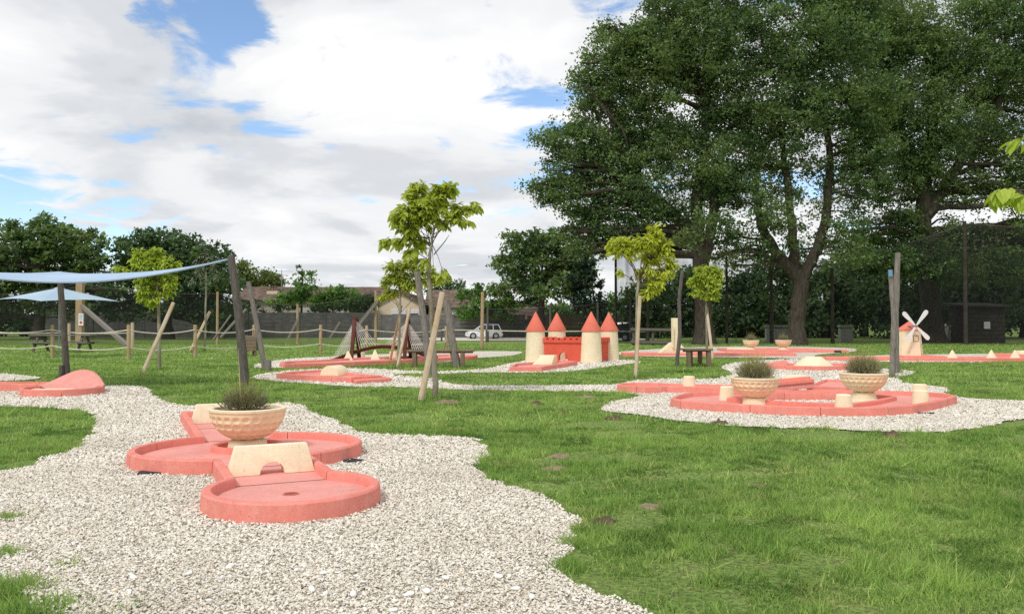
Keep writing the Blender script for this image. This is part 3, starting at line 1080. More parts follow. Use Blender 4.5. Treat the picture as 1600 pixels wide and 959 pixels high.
tag(m.build('cream_block', 'cream', origin=(6.1, 17.6, .01), bevel=.015), 'low cream block between the jump ramp and the flat cone', 'golf obstacle')

# ---- lane with the flat cream cone
I_out = [(7.75, 24.9), (8.3, 24.15), (9.2, 23.9), (10.1, 24.3), (10.6, 25.0), (10.35, 25.7), (9.6, 26.0), (8.9, 25.8), (8.4, 26.1), (7.85, 25.9)]
I = course('golf_lane', 'pink lane with flat cream cone behind the loop lane', I_out, 9)
m = MB().add([(7.75, 25.6, FH), (8.5, 25.3, FH), (8.7, 26.0, FH), (8.0, 26.3, FH), (7.75, 25.6, FH + .03), (8.5, 25.3, .26), (8.7, 26.0, .26), (8.0, 26.3, FH + .03)],
             [(3, 2, 1, 0), (4, 5, 6, 7), (0, 1, 5, 4), (1, 2, 6, 5), (2, 3, 7, 6), (3, 0, 4, 7)])
m.build('wedge', 'floor_pink', I, bevel=.01)
frustum('flat_cone', 'wide flat cream cone on the small pink lane', (9.1, 24.75), .62, .24, .32, FH, 40, 'cream_smooth')

# ---- left lane with banked turn
Cc = Vector((-8.84, 16.15))
Cl = course('golf_lane', 'pink lane with high banked turn under the shade sail', arc(Cc, .73, 0, 2 * math.pi, 40)[:-1], 6)
course('x', '', [(-13.0, 17.0), (-9.05, 16.62), (-8.98, 17.2), (-13.0, 17.62)], 5, parent=Cl, kh=.17)
rows, nA, nR = [], 34, 8
for i in range(nA + 1):
    t = i / nA
    a = math.radians(38 + 118 * t)
    hh = .072 + .30 * math.sin(math.pi * t ** .80) ** 1.7
    row = []
    for j in range(nR + 1):
        u = j / nR
        row.append(Vector((Cc.x + math.cos(a) * (.26 + .44 * u), Cc.y + math.sin(a) * (.26 + .44 * u), FH + .004 + hh * u ** 1.7)))
    row.append(Vector((Cc.x + math.cos(a) * .755, Cc.y + math.sin(a) * .755, FH + .004 + hh)))
    row.append(Vector((Cc.x + math.cos(a) * .755, Cc.y + math.sin(a) * .755, .0)))
    rows.append(row)
k = nR + 3
MB().add([p for r in rows for p in r], [(i * k + j, i * k + j + 1, (i + 1) * k + j + 1, (i + 1) * k + j) for i in range(nA) for j in range(k - 1)]).build('banked_wall', 'floor_pink', Cl, smooth=True)
m = MB().box((-8.85, 15.85, FH + .035), (.75, .16, .06), .12)
tag(m.build('cream_bar', 'cream', origin=(-8.85, 15.85, FH), bevel=.008), 'low cream bar on the banked turn lane', 'golf obstacle')

# ---- V-shaped lane with half disc hump
D_out = [G(x, y, KH) for x, y in ((432, 583.2), (476, 586), (518, 588), (549, 589.2), (568, 588), (597, 586.2), (560, 583.2), (538, 581), (538, 576.8), (500, 577.3), (455, 580))]
Dl = course('golf_lane', 'pink V-shaped lane with cream half disc hump left of the staked tree', D_out, 9)
tee = [G(x, y, .09) for x, y in ((549, 592), (557, 595), (612.5, 591.2), (602, 588.5))]
MB().prism([(p.x, p.y) for p in ccw([v2(q) for q in tee])], .01, .10).build('tee_slab', 'kerb_pink', Dl, bevel=.012)
a_, b_ = G(582, 594.6, .05), G(596, 593.6, .05)
m = MB().bar((a_.x, a_.y - .012, .055), (b_.x, b_.y - .012, .055), .012, .075)
m.build('number_plate', 'teal_plate', Dl)
hc = G(523, 586.5, FH)
m = MB().side([(-.27 * math.cos(math.pi * i / 18), .26 * math.sin(math.pi * i / 18)) for i in range(19)], (hc.x, hc.y, FH + .001), (.93, -.37, 0), (0, 0, 1), .5, (.37, .93, 0))
tag(m.build('half_disc_hump', 'cream_smooth', origin=(hc.x, hc.y, FH), bevel=.02), 'cream half disc hump on the V-shaped lane', 'golf obstacle')
hw = G(490, 584, FH)
MB().add([(hw.x - .5, hw.y + .1, FH), (hw.x + .45, hw.y - .35, FH), (hw.x + .55, hw.y + .15, FH), (hw.x + .45, hw.y - .35, FH + .06), (hw.x + .55, hw.y + .15, FH + .06)], [(0, 1, 3), (0, 3, 4), (0, 4, 2), (1, 2, 4, 3), (0, 2, 1)]).build('ramp', 'floor_pink', Dl)

# ---- long lane with the cable bridge
E_out = [G(x, y, KH) for x, y in ((437, 566), (446, 568.3), (508, 566.5), (561, 564.5), (632, 561.5), (700, 558.5), (742, 556), (746, 554), (700, 553.5), (632, 556), (560, 558.5), (497, 562), (450, 564))]
course('golf_lane', 'long pink lane under the cable bridge', E_out, 14)
ep = [G(x, y, FH) for x, y in ((638, 567), (648, 566), (594, 567))]
pyramid('pyramid_block', 'cream pyramid left of the bridge pylon', G(544, 562.5, FH), .36, .33, group='cream pyramids')
pyramid('pyramid_block', 'cream pyramid under the arch of the cable bridge', G(586, 561.5, FH), .36, .36, group='cream pyramids')
frustum('cone_bollard', 'cream cone bollard on the bridge lane behind a leaning stake', v2(G(615, 560.5, FH)), .17, .145, .28, FH, 20, 'cream', 'cream cone bollards')
frustum('cone_bollard', 'small cream cone bollard behind the bridge pylon', v2(G(565, 557.8, FH)), .13, .11, .25, FH, 20, 'cream', 'cream cone bollards')
BY = 31.0
br = thing('cable_bridge', 'model cable bridge of dark red wood with white cables', 'model bridge', (D(600, 555, BY).x, BY, 0))
deck_px = [(519, 563), (530, 559), (543, 554), (555, 549.5), (570, 545), (585, 541.8), (600, 540.6), (615, 541.2), (630, 543.5), (645, 547.5), (660, 552), (675, 557), (683, 560)]
top_px = [D(x, y, BY) for x, y in deck_px]
m = MB()
vs, n = [], len(top_px)
for p in top_px:
    for dy, dz in ((-.28, 0), (.28, 0), (.28, -.075), (-.28, -.075)):
        vs.append(p + Vector((0, dy, dz)))
m.add(vs, [(4 * i + j, 4 * i + (j + 1) % 4, 4 * i + 4 + (j + 1) % 4, 4 * i + 4 + j) for i in range(n - 1) for j in range(4)] + [(0, 1, 2, 3), (4 * n - 1, 4 * n - 2, 4 * n - 3, 4 * n - 4)])
deck = m.build('deck', 'wood_mahogany', br)
for dy in (-.31, .31):
    m = MB()
    m.tube([p + Vector((0, dy, .02)) for p in top_px], .035, 6)
    m.build('deck_beam', 'wood_mahogany', deck)


def on_deck(px):
    for (x0, y0), (x1, y1) in zip(deck_px, deck_px[1:]):
        if x0 <= px <= x1:
            return D(px, y0 + (y1 - y0) * (px - x0) / (x1 - x0), BY)
    return D(px, 561, BY)


for ax_, ay_ in ((555.5, 497.5), (637, 500)):
    apex = D(ax_, ay_, BY)
    for dy in (-1, 1):
        m = MB()
        m.bar(Vector((apex.x + .05 * dy, BY + dy * .52, .06)), apex + Vector((.02 * dy, dy * .08, -.02)), .13, .13)
        m.build('pylon_leg', 'wood_mahogany', br, bevel=.01)
    m = MB().box(apex, (.15, .3, .10))
    m.build('pylon_cap', 'wood_mahogany', br, bevel=.01)
    for sg in (-1, 1):
        for i in range(7):
            q = on_deck(ax_ + sg * (9 + 4.2 * i))
            for dy in (-.3, .3):
                m = MB()
                m.tube([apex + Vector((0, dy * .25, -.05 - .045 * (6 - i))), q + Vector((0, dy, .03))], .008, 4)
                m.build('cable', 'cable_white', br)

# ---- castle lane
CA = {'FL': (0.86, 29.75), 'FR': (2.80, 28.95), 'BL': (1.74, 31.75), 'BR': (3.66, 30.95)}
cs = thing('golf_castle', 'model castle with four cream towers and coral cone roofs', 'model castle', (2.26, 30.3, 0))
for kname, (x, y) in CA.items():
    tw = MB().lathe([(.385, 0), (.38, .05), (.335, .98), (.325, 1.13)], 40, (x, y, 0)).build('tower', 'cream_smooth', cs, smooth=True)
    MB().lathe([(.36, 1.115), (.365, 1.145), (.02, 1.80), (.004, 1.82)], 40, (x, y, 0)).build('cone_roof', 'roof_coral', tw, smooth=True)


def castle_wall(p, q, arch=None):
    p, q = Vector((*p, 0)), Vector((*q, 0))
    d = (q - p).normalized()
    p, q = p + d * .28, q - d * .28
    L_ = (q - p).length
    nn = Vector((-d.y, d.x, 0))
    hb = .70
    if arch is None:
        o_ = [(0, 0), (L_, 0), (L_, hb), (0, hb)]
    else:
        o_ = [(0, 0), (arch - .17, 0)] + [(arch - .17 * math.cos(math.pi * i / 10), .20 + .17 * math.sin(math.pi * i / 10)) for i in range(11)] + [(arch + .17, 0), (L_, 0), (L_, hb), (0, hb)]
    w_ = MB().side(o_, p, d, (0, 0, 1), .16, nn).build('curtain_wall', 'castle_red', cs)
    MB().side([(0, hb), (L_, hb), (L_, hb + .10), (0, hb + .10)], p + Vector((0, 0, .002)), d, (0, 0, 1), .26, nn).build('parapet', 'castle_red', w_, bevel=.01)
    k = max(3, int(L_ / .21))
    for i in range(k):
        c_ = p + d * (L_ * (i + .5) / k) + Vector((0, 0, hb + .14))
        MB().box(c_, (L_ / k * .62, .26, .085), math.atan2(d.y, d.x)).build('merlon', 'castle_red', w_, bevel=.012)


castle_wall(CA['FL'], CA['FR'], .80)
castle_wall(CA['BL'], CA['BR'])
castle_wall(CA['FR'], CA['BR'])
castle_wall(CA['FL'], CA['BL'])
fl_px = [(801, 570), (812, 566.5), (866, 564), (875, 563), (900, 562.5), (845, 571.5)]
F_out = [v2(G(796, 573, KH)), v2(G(846, 573, KH)), v2(G(902, 564, KH)), v2(G(872, 562.5, KH)), v2(G(805, 567.5, KH))]
Fl = course('golf_lane', 'pink lane with cream ramp running into the castle gate', F_out, 7)
a_, b_ = G(810, 576.0, .06), G(821, 576.2, .06)
MB().bar((a_.x, a_.y - .03, .07), (b_.x, b_.y - .03, .07), .02, .09).build('number_plate', 'teal_plate', Fl)
rc = G(845, 568.5, FH)
m = MB().add([(rc.x - .30, rc.y - .45, FH), (rc.x + .35, rc.y - .20, FH), (rc.x + .55, rc.y + .35, FH), (rc.x - .15, rc.y + .30, FH), (rc.x + .02, rc.y - .05, .36), (rc.x + .45, rc.y + .05, .36), (rc.x + .55, rc.y + .3, .36), (rc.x - .05, rc.y + .28, .36)],
             [(3, 2, 1, 0), (4, 5, 6, 7), (0, 1, 5, 4), (1, 2, 6, 5), (2, 3, 7, 6), (3, 0, 4, 7)])
tag(m.build('cream_ramp', 'cream_smooth', origin=(rc.x, rc.y, FH), bevel=.015), 'cream wedge ramp in front of the castle gate', 'golf obstacle')

# ---- chimney lane, far planter lane, windmill lane
course('golf_lane', 'pink lane with cream chimney block beyond the small table', [(4.7, 34.6), (11.9, 34.3), (11.95, 35.4), (4.75, 35.7)], 12)
ch = thing('chimney_block', 'cream block with tall slab rising from a sloping base', 'golf obstacle', (6.9, 35.05, FH))
MB().side([(-.62, 0), (.62, 0), (.62, .05), (.20, .50), (-.12, .50), (-.62, .08)], (6.9, 35.05, FH + .001), (1, 0, 0), (0, 0, 1), .65, (0, 1, 0)).build('sloping_base', 'cream_smooth', ch, bevel=.015)
MB().side([(-.13, 0), (.13, 0), (.19, 1.50), (-.14, 1.50)], (6.95, 34.9, FH + .05), (1, 0, 0), (0, 0, 1), .38, (0, 1, 0)).build('tall_slab', 'cream_smooth', ch, bevel=.012)
MB().side([(0, 0), (.05, .0), (.05, .9), (0, .95)], (6.78, 34.66, FH + .3), (1, 0, 0), (0, 0, 1), .12, (0, 1, 0)).build('fin', 'cream_smooth', ch)
Hl = course('golf_lane', 'pink lane at the foot of the oaks with two far planters', [(10.3, 39.3), (15.7, 38.2), (15.8, 39.2), (14.4, 41.2), (10.4, 41.6)], 11)
MB().bar((15.05, 38.29, .08), (15.35, 38.23, .08), .02, .11).build('number_plate', 'teal_plate', Hl)
for k, (pxx, lb) in enumerate(((1173.5, 'left one of the two distant dimpled planters near the oak trunks'), (1224, 'right one of the two distant dimpled planters near the oak trunks'))):
    p = D(pxx, 548, 40.0 + .3 * k)
    dup(planterA, (p.x, p.y, FH + .06), .3 * k, lb)
    frustum('planter_footing', ('cream drum under the left distant planter', 'cream drum under the right distant planter')[k], (p.x, p.y), .30, .24, .06, FH, 24, 'cream_smooth', None, 'plinth')
    plant('lavender', ('thin straggly plant in the left distant planter', 'green tufted plant in the right distant planter')[k], (p.x, p.y, FH + .46), .35, .24, 500, 40 + k, 30, lush=1.0)
MB().box((10.95, 39.6, .16), (1.1, .4, .13), -.05, taper=.9).build('x', 'cream')
bpy.data.objects['x'].name = 'cream_slab'
tag(bpy.data.objects['cream_slab'], 'low cream slab left of the distant planters', 'golf obstacle')
J_out = [(11.6, 30.3), (16.6, 29.5), (22.0, 29.9), (22.0, 30.9), (16.6, 30.9), (11.6, 31.1)]
Jl = course('golf_lane', 'long pink lane in front of the windmill', J_out, 14)
for (pxx, lb) in ((1488, 'cream pyramid nearest to the windmill'), (1549, 'cream pyramid, middle one right of the windmill'), (1586, 'cream pyramid at the right edge, farthest from the windmill')):
    pyramid('pyramid_block', lb, (D(pxx, 555, 30.3).x, 30.3), .33, .34, group='cream pyramids')
Kl = course('golf_lane', 'short pink lane behind the pyramids at the right edge', [(20.6, 33.2), (25.5, 33.2), (25.5, 34.4), (20.0, 34.4)], 8)
tag(MB().box((21.3, 33.9, .18), (.8, .4, .2), 0, taper=.85).build('cream_slab', 'cream', origin=(21.3, 33.9, FH), bevel=.01), 'low cream slab on the lane at the right edge', 'golf obstacle')

wx, wy = D(1421, 555, 31.6).x, 31.6
wm = thing('golf_windmill', 'model windmill, cream body, coral roof and four white sails', 'model windmill', (wx, wy, 0))
MB().prism([(wx - .52, wy - .7), (wx + .9, wy - .9), (wx + .95, wy + .5), (wx - .5, wy + .6)], .02, .17).build('plinth', 'kerb_pink', wm, bevel=.01)
rz0 = math.radians(22.5 + 8)
oct_ = lambda r, z: [Vector((wx + r * math.cos(rz0 + math.pi / 4 * i), wy + r * math.sin(rz0 + math.pi / 4 * i), z)) for i in range(8)]
b0_, b1o = oct_(.48, .17), oct_(.40, 1.16)
body = MB().add(b0_ + b1o, [tuple(range(8))[::-1], tuple(range(8, 16))] + [(i, (i + 1) % 8, 8 + (i + 1) % 8, 8 + i) for i in range(8)]).build('body', 'cream_smooth', wm)
r0_, r1_ = oct_(.46, 1.15), oct_(.03, 1.47)
MB().add(r0_ + r1_, [tuple(range(8))[::-1], tuple(range(8, 16))] + [(i, (i + 1) % 8, 8 + (i + 1) % 8, 8 + i) for i in range(8)]).build('roof', 'roof_coral', wm)
face = lambda k: (Vector((math.cos(rz0 + math.pi / 4 * (k + .5)), math.sin(rz0 + math.pi / 4 * (k + .5)), 0)))
fd = face(6 - 1)
fr = face(6)
side_ax = lambda f: Vector((-f.y, f.x, 0))
ap = .445
dpts = [(-.10, 0), (.10, 0)] + [(.10 * math.cos(math.pi * i / 10), .28 + .11 * math.sin(math.pi * i / 10)) for i in range(11)]
fo = Vector((wx, wy, .18)) + fr * (ap * .985)
MB().side([(x * 1.25, z * 1.06) for x, z in dpts], fo + fr * .0, side_ax(fr), (-fr * .075 + Vector((0, 0, 1))), .03, fr).build('door_frame', 'wood_table', wm)
MB().side(dpts, fo + fr * .008, side_ax(fr), (-fr * .075 + Vector((0, 0, 1))), .03, fr).build('door', 'cream_smooth', wm)
for f_ in (fd, face(7)):
    wo_ = Vector((wx, wy, .82)) + f_ * .383
    wf = MB().side([(-.11, -.12), (.11, -.12), (.11, .12), (-.11, .12)], wo_, side_ax(f_), (0, 0, 1), .05, f_).build('window_frame', 'wood_table', wm)
    MB().side([(-.085, -.095), (.085, -.095), (.085, .095), (-.085, .095)], wo_ + f_ * .008, side_ax(f_), (0, 0, 1), .05, f_).build('window_panel', 'cream_smooth', wf)
hub = D(1429.5, 509.5, wy - .62)
fsail = Vector((.16, -.987, 0))
MB().tube([hub + fsail * .1, hub - fsail * .4], .035, 10).build('hub', 'metal_grey', wm)
sx = side_ax(fsail)
for tip in ((1407.5, 488), (1449, 485), (1413, 533), (1452, 530)):
    tp = D(tip[0], tip[1], hub.y)
    dv = Vector((tp.x - hub.x, 0, tp.z - hub.z))
    Lb = dv.length
    dirv = (sx * dv.x + Vector((0, 0, dv.z))).normalized()
    per = fsail.cross(dirv)
    blade = [(0.05, -.025), (Lb * .75, -.085), (Lb * .92, -.085), (Lb * 1.0, -.04), (Lb * 1.0, .04), (Lb * .92, .085), (Lb * .75, .085), (.05, .025)]
    MB().side(blade, hub + fsail * .06, dirv, per, .022, fsail).build('sail', 'white_paint', wm)


# ------------------------------------------------------------------ benches, poles, stakes
def bench(name, label, c, L_, w_, h_, legs, rz=0.0):
    r = thing(name, label, 'bench', (c[0], c[1], 0))
    ca, sa = math.cos(rz), math.sin(rz)
    pt = lambda x, y, z: Vector((c[0] + x * ca - y * sa, c[1] + x * sa + y * ca, z))
    for k in range(3):
        y = (k - 1) * w_ / 3
        MB().box(pt(rnd.uniform(-.02, .02), y, h_ - .03), (L_, w_ / 3 - .012, .055), rz).build('top_plank', 'wood_table', r, bevel=.006)
    MB().box(pt(0, 0, h_ - .085), (L_ * .96, .06, .05), rz).build('rail', 'wood_table', r)
    for x, y in legs:
        MB().box(pt(x, y, (h_ - .06) / 2), (.13, .13, h_ - .062), rz, ry=rnd.uniform(-.03, .03)).build('leg', 'wood_table', r, bevel=.006)
    return r


bc = G(688, 574, 0)
bench('wooden_bench', 'long weathered wooden bench behind the staked tree', (bc.x, bc.y + .1), 2.15, .52, .56, ((-.82, -.16), (-.82, .16), (.70, -.16), (.70, .16)), .03)
bc = G(1088, 572, 0)
bench('wooden_table', 'small square wooden table beside a crooked dark pole', (bc.x, bc.y), .92, .80, .58, ((-.33, -.28), (.33, -.28), (-.12, .28), (.20, .28)), .05)['category'] = 'table'


def pole(name, label, px, Y, radii, mat='wood_grey', cat='pole', wob=.06, n=10, group=None):
    """A rough timber pole through sight points at distance Y (a number or one per point)."""
    if name == 'timber_pole':
        radii = (radii[0] * .86, radii[1] * .86)
    ys = Y if isinstance(Y, (list, tuple)) else [Y] * len(px)
    pts = [D(x, y, yy) for (x, y), yy in zip(px, ys)]
    pts[0].z = min(pts[0].z, -.05)
    fine, rad = [], []
    for i in range(len(pts) - 1):
        k = 6
        for j in range(k):
            t = j / k
            fine.append(pts[i].lerp(pts[i + 1], t) + Vector((rnd.uniform(-1, 1), rnd.uniform(-1, 1), 0)) * radii[0] * wob)
            rad.append(radii[0] + (radii[1] - radii[0]) * ((i + t) / (len(pts) - 1)))
    fine.append(pts[-1])
    rad.append(radii[1])
    m = MB().tube(fine, rad, n, wob=.08)
    return tag(m.build(name, mat, origin=(pts[0].x, pts[0].y, 0), smooth=True), label, cat, group)


PG = 'rough timber poles'
p1 = pole('timber_pole', 'dark leaning timber pole beside the banked turn lane', [(105, 591), (100, 520), (93, 424)], 20.9, (.10, .085), 'wood_greydark', group=PG)
tag(MB().tube([Vector((p1.location.x - .10, 20.8, 0)), Vector((p1.location.x - .09, 20.8, .34))], [.07, .06], 8, wob=.1).build('pole_stub', 'wood_greydark', p1), None)
p2 = pole('timber_pole', 'tall grey timber pole holding the right corner of the shade sail', [(383, 604), (374, 500), (361, 400)], 18.2, (.125, .095), 'wood_greydark', group=PG)
p3 = pole('timber_pole', 'leaning grey pole with short stub at its foot', [(415, 580), (402, 510), (388, 440)], 24.0, (.10, .075), 'wood_grey', group=PG)
q = G(419, 580)
MB().tube([Vector((q.x, q.y, -.02)), Vector((q.x - .01, q.y, .34))], [.11, .10], 9, wob=.1).build('pole_stub', 'wood_grey', p3)
pole('timber_pole', 'grey leaning pole close behind the trunk of the staked tree', [(672, 590), (664, 510), (651, 424)], 21.1, (.11, .09), 'wood_grey', group=PG)
pole('timber_pole', 'thick grey leaning pole right of the staked tree trunk', [(714, 575), (706, 530), (697, 468)], 26.0, (.16, .13), 'wood_grey', group=PG)
pole('timber_pole', 'upright orange-brown post left of the white car', [(753, 546), (754, 456)], 43.0, (.11, .10), 'wood_post', wob=.02, group=PG)
pole('timber_pole', 'crooked dark pole beside the small wooden table', [(1057, 574), (1062, 520), (1061, 470), (1066, 422)], 26.2, (.075, .065), 'wood_greydark', wob=.12, group=PG)
pole('timber_pole', 'tall forked grey pole, taller timber of the pair behind the loop lane', [(1400, 583), (1399, 500), (1403, 395)], 22.9, (.115, .085), 'wood_grey', group=PG)
sp = pole('timber_pole', 'shorter grey timber of the pair with blue mark at its top', [(1394, 592), (1397, 500), (1391, 421)], 21.0, (.09, .065), 'wood_grey', group=PG)
tq = D(1391.3, 427, 20.93)
MB().box(tq, (.06, .06, .16), .2).build('blue_mark', 'blue_tape', sp)


def stake(label, a, b, Y, r=.045, Y2=None, mat='wood_stake'):
    return pole('tree_stake', label, [a, b], [Y, Y2 or Y], (r, r * .92), mat, 'stake', .02, 9, 'wooden tree stakes')


stake('thick pale stake leaning against the large staked tree', (656, 632), (691, 457), 14.6, .058, 15.2)
stake('pale stake leaning left of the bench', (620, 577), (640, 482), 25.5, .05, 26.4)
stake('pale stake leaning on the young tree behind the cable bridge', (609, 560), (627, 478), 30.0, .05, 27.6)
stake('pale stake leaning against the bright young tree by the shade sail', (222, 583), (271, 473), 23.2, .06, 24.2)
stake('pale stake leaning against the thin olive tree', (296, 551), (328, 487), 39.5, .075, 40.6)
stake('straight pale stake beside the lemon-green tree near the castle', (993, 592), (1000, 462), 20.9, .05, 21.3)
stake('pale stake beside the small lime tree in front of the oaks', (1114, 564), (1104, 480), 30.8, .055, 32.2)

# ---- shade sail and parasol
sa, sb, sc_ = D(362, 404, 18.25), D(93, 424, 20.9), D(-150, 414, 15.5)
n = 18
vs, fs, ix = [], [], {}
for i in range(n + 1):
    for j in range(n + 1 - i):
        u, v = i / n, j / n
        w_ = 1 - u - v
        p = sa * u + sb * v + sc_ * w_
        cen = (sa + sb + sc_) / 3
        edge = 4 * (u * w_ * (1 - v))            # catenary cut of the near edge
        e2 = 4 * u * v * (1 - w_)
        e3 = 4 * v * w_ * (1 - u)
        p = p + (cen - p) * (.10 * edge + .12 * e2 + .12 * e3) + Vector((0, 0, -.42 * edge * (1 - .55 * v) - .20 * e2 - .10 * e3))
        ix[(i, j)] = len(vs)
        vs.append(p)
for i in range(n):
    for j in range(n - i):
        fs.append((ix[(i, j)], ix[(i + 1, j)], ix[(i, j + 1)]))
        if j < n - i - 1:
            fs.append((ix[(i + 1, j)], ix[(i + 1, j + 1)], ix[(i, j + 1)]))
sl = thing('shade_sail', 'pale blue shade sail stretched between timber poles', 'shade sail', ((sa + sb + sc_) / 3).to_tuple()[:2] + (0,))
cl = MB().add(vs, fs).build('canopy', 'sail_blue', sl, smooth=True)
md = cl.modifiers.new('t', 'SOLIDIFY')
md.thickness = .012
MB().tube([vs[ix[(n, 0)]], sa + Vector((.0, .0, .0))], .012, 6).build('corner_rope', 'blue_tape', sl)
edgep = [vs[ix[(i, 0)]] for i in range(n + 1)]
MB().tube(edgep, .022, 6).build('hem', 'sail_blue', sl)

PY = 34.0
pt_ = D(93, 449.5, PY)
um = thing('parasol', 'pale blue square parasol behind the dark timber pole', 'parasol', (pt_.x, PY, 0))
hf = 2.05
zr = D(93, 470, PY).z
cor = [Vector((pt_.x + x, PY + y, zr + dz)) for x, y, dz in ((-hf, -.9, .03), (.35, -hf * .95, -.06), (hf, .9, .0), (-.35, hf * .95, .08))]
m = MB()
nseg = 6
for k in range(4):
    a_, b_ = cor[k], cor[(k + 1) % 4]
    grid = []
    for i in range(nseg + 1):
        t = i / nseg
        e = [pt_.lerp(a_.lerp(b_, s_ / nseg) + Vector((0, 0, .07 * math.sin(math.pi * s_ / nseg))), t) for s_ in range(nseg + 1)]
        grid += e
    kk = nseg + 1
    m.add(grid, [(i * kk + j, i * kk + j + 1, (i + 1) * kk + j + 1, (i + 1) * kk + j) for i in range(nseg) for j in range(nseg)])
cn = m.build('canopy', 'sail_blue', um)
MB().lathe([(.22, -.10), (.20, -.02), (.03, .05)], 16, pt_).build('vent_cap', 'sail_blue', cn)
for k in range(4):
    MB().tube([pt_ + Vector((0, 0, -.09)), cor[k] + Vector((0, 0, -.02))], .014, 5).build('rib', 'metal_grey', um)
MB().tube([Vector((pt_.x, PY, 0)), pt_ + Vector((0, 0, -.05))], .03, 8).build('pole', 'metal_grey', um)


def picnic(label, c, rz):
    r = thing('picnic_table', label, 'picnic table', (c[0], c[1], 0))
    ca, sa_ = math.cos(rz), math.sin(rz)
    pt = lambda x, y, z: Vector((c[0] + x * ca - y * sa_, c[1] + x * sa_ + y * ca, z))
    for k in range(5):
        MB().box(pt(0, (k - 2) * .15, .82), (2.9, .14, .045), rz).build('table_plank', 'wood_grey', r)
    for y in (-.72, .72):
        MB().box(pt(0, y, .47), (3.1, .26, .045), rz).build('bench_plank', 'wood_grey', r)
    for x in (-1.05, 1.05):
        for s_ in (-1, 1):
            MB().bar(pt(x, s_ * .72, .0), pt(x, s_ * .22, .80), .10, .07).build('leg', 'wood_greydark', r)
        MB().bar(pt(x + .06, -.85, .42), pt(x + .06, .85, .42), .05, .10).build('cross_beam', 'wood_greydark', r)
    return r


qc = D(98, 551, 40.0)
picnic('grey picnic table behind the rope fence under the parasol', (qc.x, 40.0), .04)

# wooden litter box on legs
q = D(394, 552, 35.2)
r = thing('litter_box', 'small wooden box on legs by the rope fence', 'litter bin', (q.x, q.y, 0))
for k in range(4):
    MB().box((q.x, q.y - .27, .30 + .15 * k), (.52, .03, .14)).build('front_slat', 'wood_table', r)
MB().box((q.x, q.y + .01, .52), (.48, .5, .55)).build('inner_box', 'wood_greydark', r)
MB().box((q.x - .26, q.y, .55), (.05, .5, .72), 0, 0, -.1).build('side_board', 'wood_grey', r)
MB().box((q.x, q.y, .84), (.58, .58, .05)).build('lid', 'wood_grey', r)
for x in (-.2, .2):
    MB().box((q.x + x, q.y - .2, .14), (.08, .08, .28)).build('leg', 'wood_table', r)
MB().box((q.x, q.y + .2, .14), (.08, .08, .28)).build('leg', 'wood_table', r)
# barrel behind the tree
q = D(652, 544, 42.0)
r = thing('barrel', 'old dark wooden barrel half hidden behind the staked tree', 'barrel', (q.x, q.y, 0))
MB().lathe([(.30, 0), (.36, .25), (.38, .48), (.36, .70), (.30, .92), (.26, .93), (.25, .86)], 20, (q.x, q.y, 0)).build('staves', 'wood_greydark', r, smooth=True)
for z, rr in ((.16, .352), (.36, .388), (.62, .386), (.80, .352)):
    MB().lathe([(rr - .02, z - .03), (rr, z - .03), (rr, z + .03), (rr - .02, z + .03)], 20, (q.x, q.y, 0), cap=False).build('hoop', 'metal_grey', r)

# ---- rope fence
rf = thing('rope_fence', 'low fence of round wooden posts with two ropes across the lawn', 'fence', (-8, 36, 0))
FP = [(-30, 557, 508), (82, 558, 508), (201, 562, 508), (305, 559, 508), (397, 555, 508), (501, 553, 508), (573, 551, 509), (697, 547, 510)]
fpts = []
for i, (x, yb, yt) in enumerate(FP):
    b_ = G(x, yb)
    t_ = D(x, yt, b_.y)
    fpts.append((b_, t_))
    MB().tube([b_ + Vector((0, 0, -.05)), t_ + Vector((0, 0, -.01)), t_ + Vector((0, 0, .02))], [.075, .07, .05], 10).build('post', 'wood_post', rf, smooth=True)
for zf in (.86, .36):
    for (b0, t0), (b1, t1_) in zip(fpts, fpts[1:]):
        a_, c_ = b0.lerp(t0, zf) + Vector((0, -.06, 0)), b1.lerp(t1_, zf) + Vector((0, -.06, 0))
        pts = [a_.lerp(c_, t / 10) + Vector((0, 0, -.14 * 4 * (t / 10) * (1 - t / 10))) for t in range(11)]
        MB().tube(pts, .024, 6).build('rope', 'rope', rf, smooth=True)
rf2 = thing('rope_fence', 'short run of pale fence posts with rope behind the first fence', 'fence', (-24, 50, 0))
f2 = []
for x, yb, yt in ((-40, 541, 505), (108, 540, 505), (207, 543, 504)):
    b_ = G(x, yb)
    t_ = D(x, yt, b_.y)
    f2.append((b_, t_))
    MB().tube([b_ + Vector((0, 0, -.05)), t_], [.10, .09], 8).build('post', 'wood_stake', rf2, smooth=True)
for (b0, t0), (b1, t1_) in zip(f2, f2[1:]):
    pts = [b0.lerp(t0, .6).lerp(b1.lerp(t1_, .6), t / 8) + Vector((0, 0, -.3 * (t / 8) * (1 - t / 8))) for t in range(9)]
    MB().tube(pts, .024, 5).build('rope', 'rope', rf2)
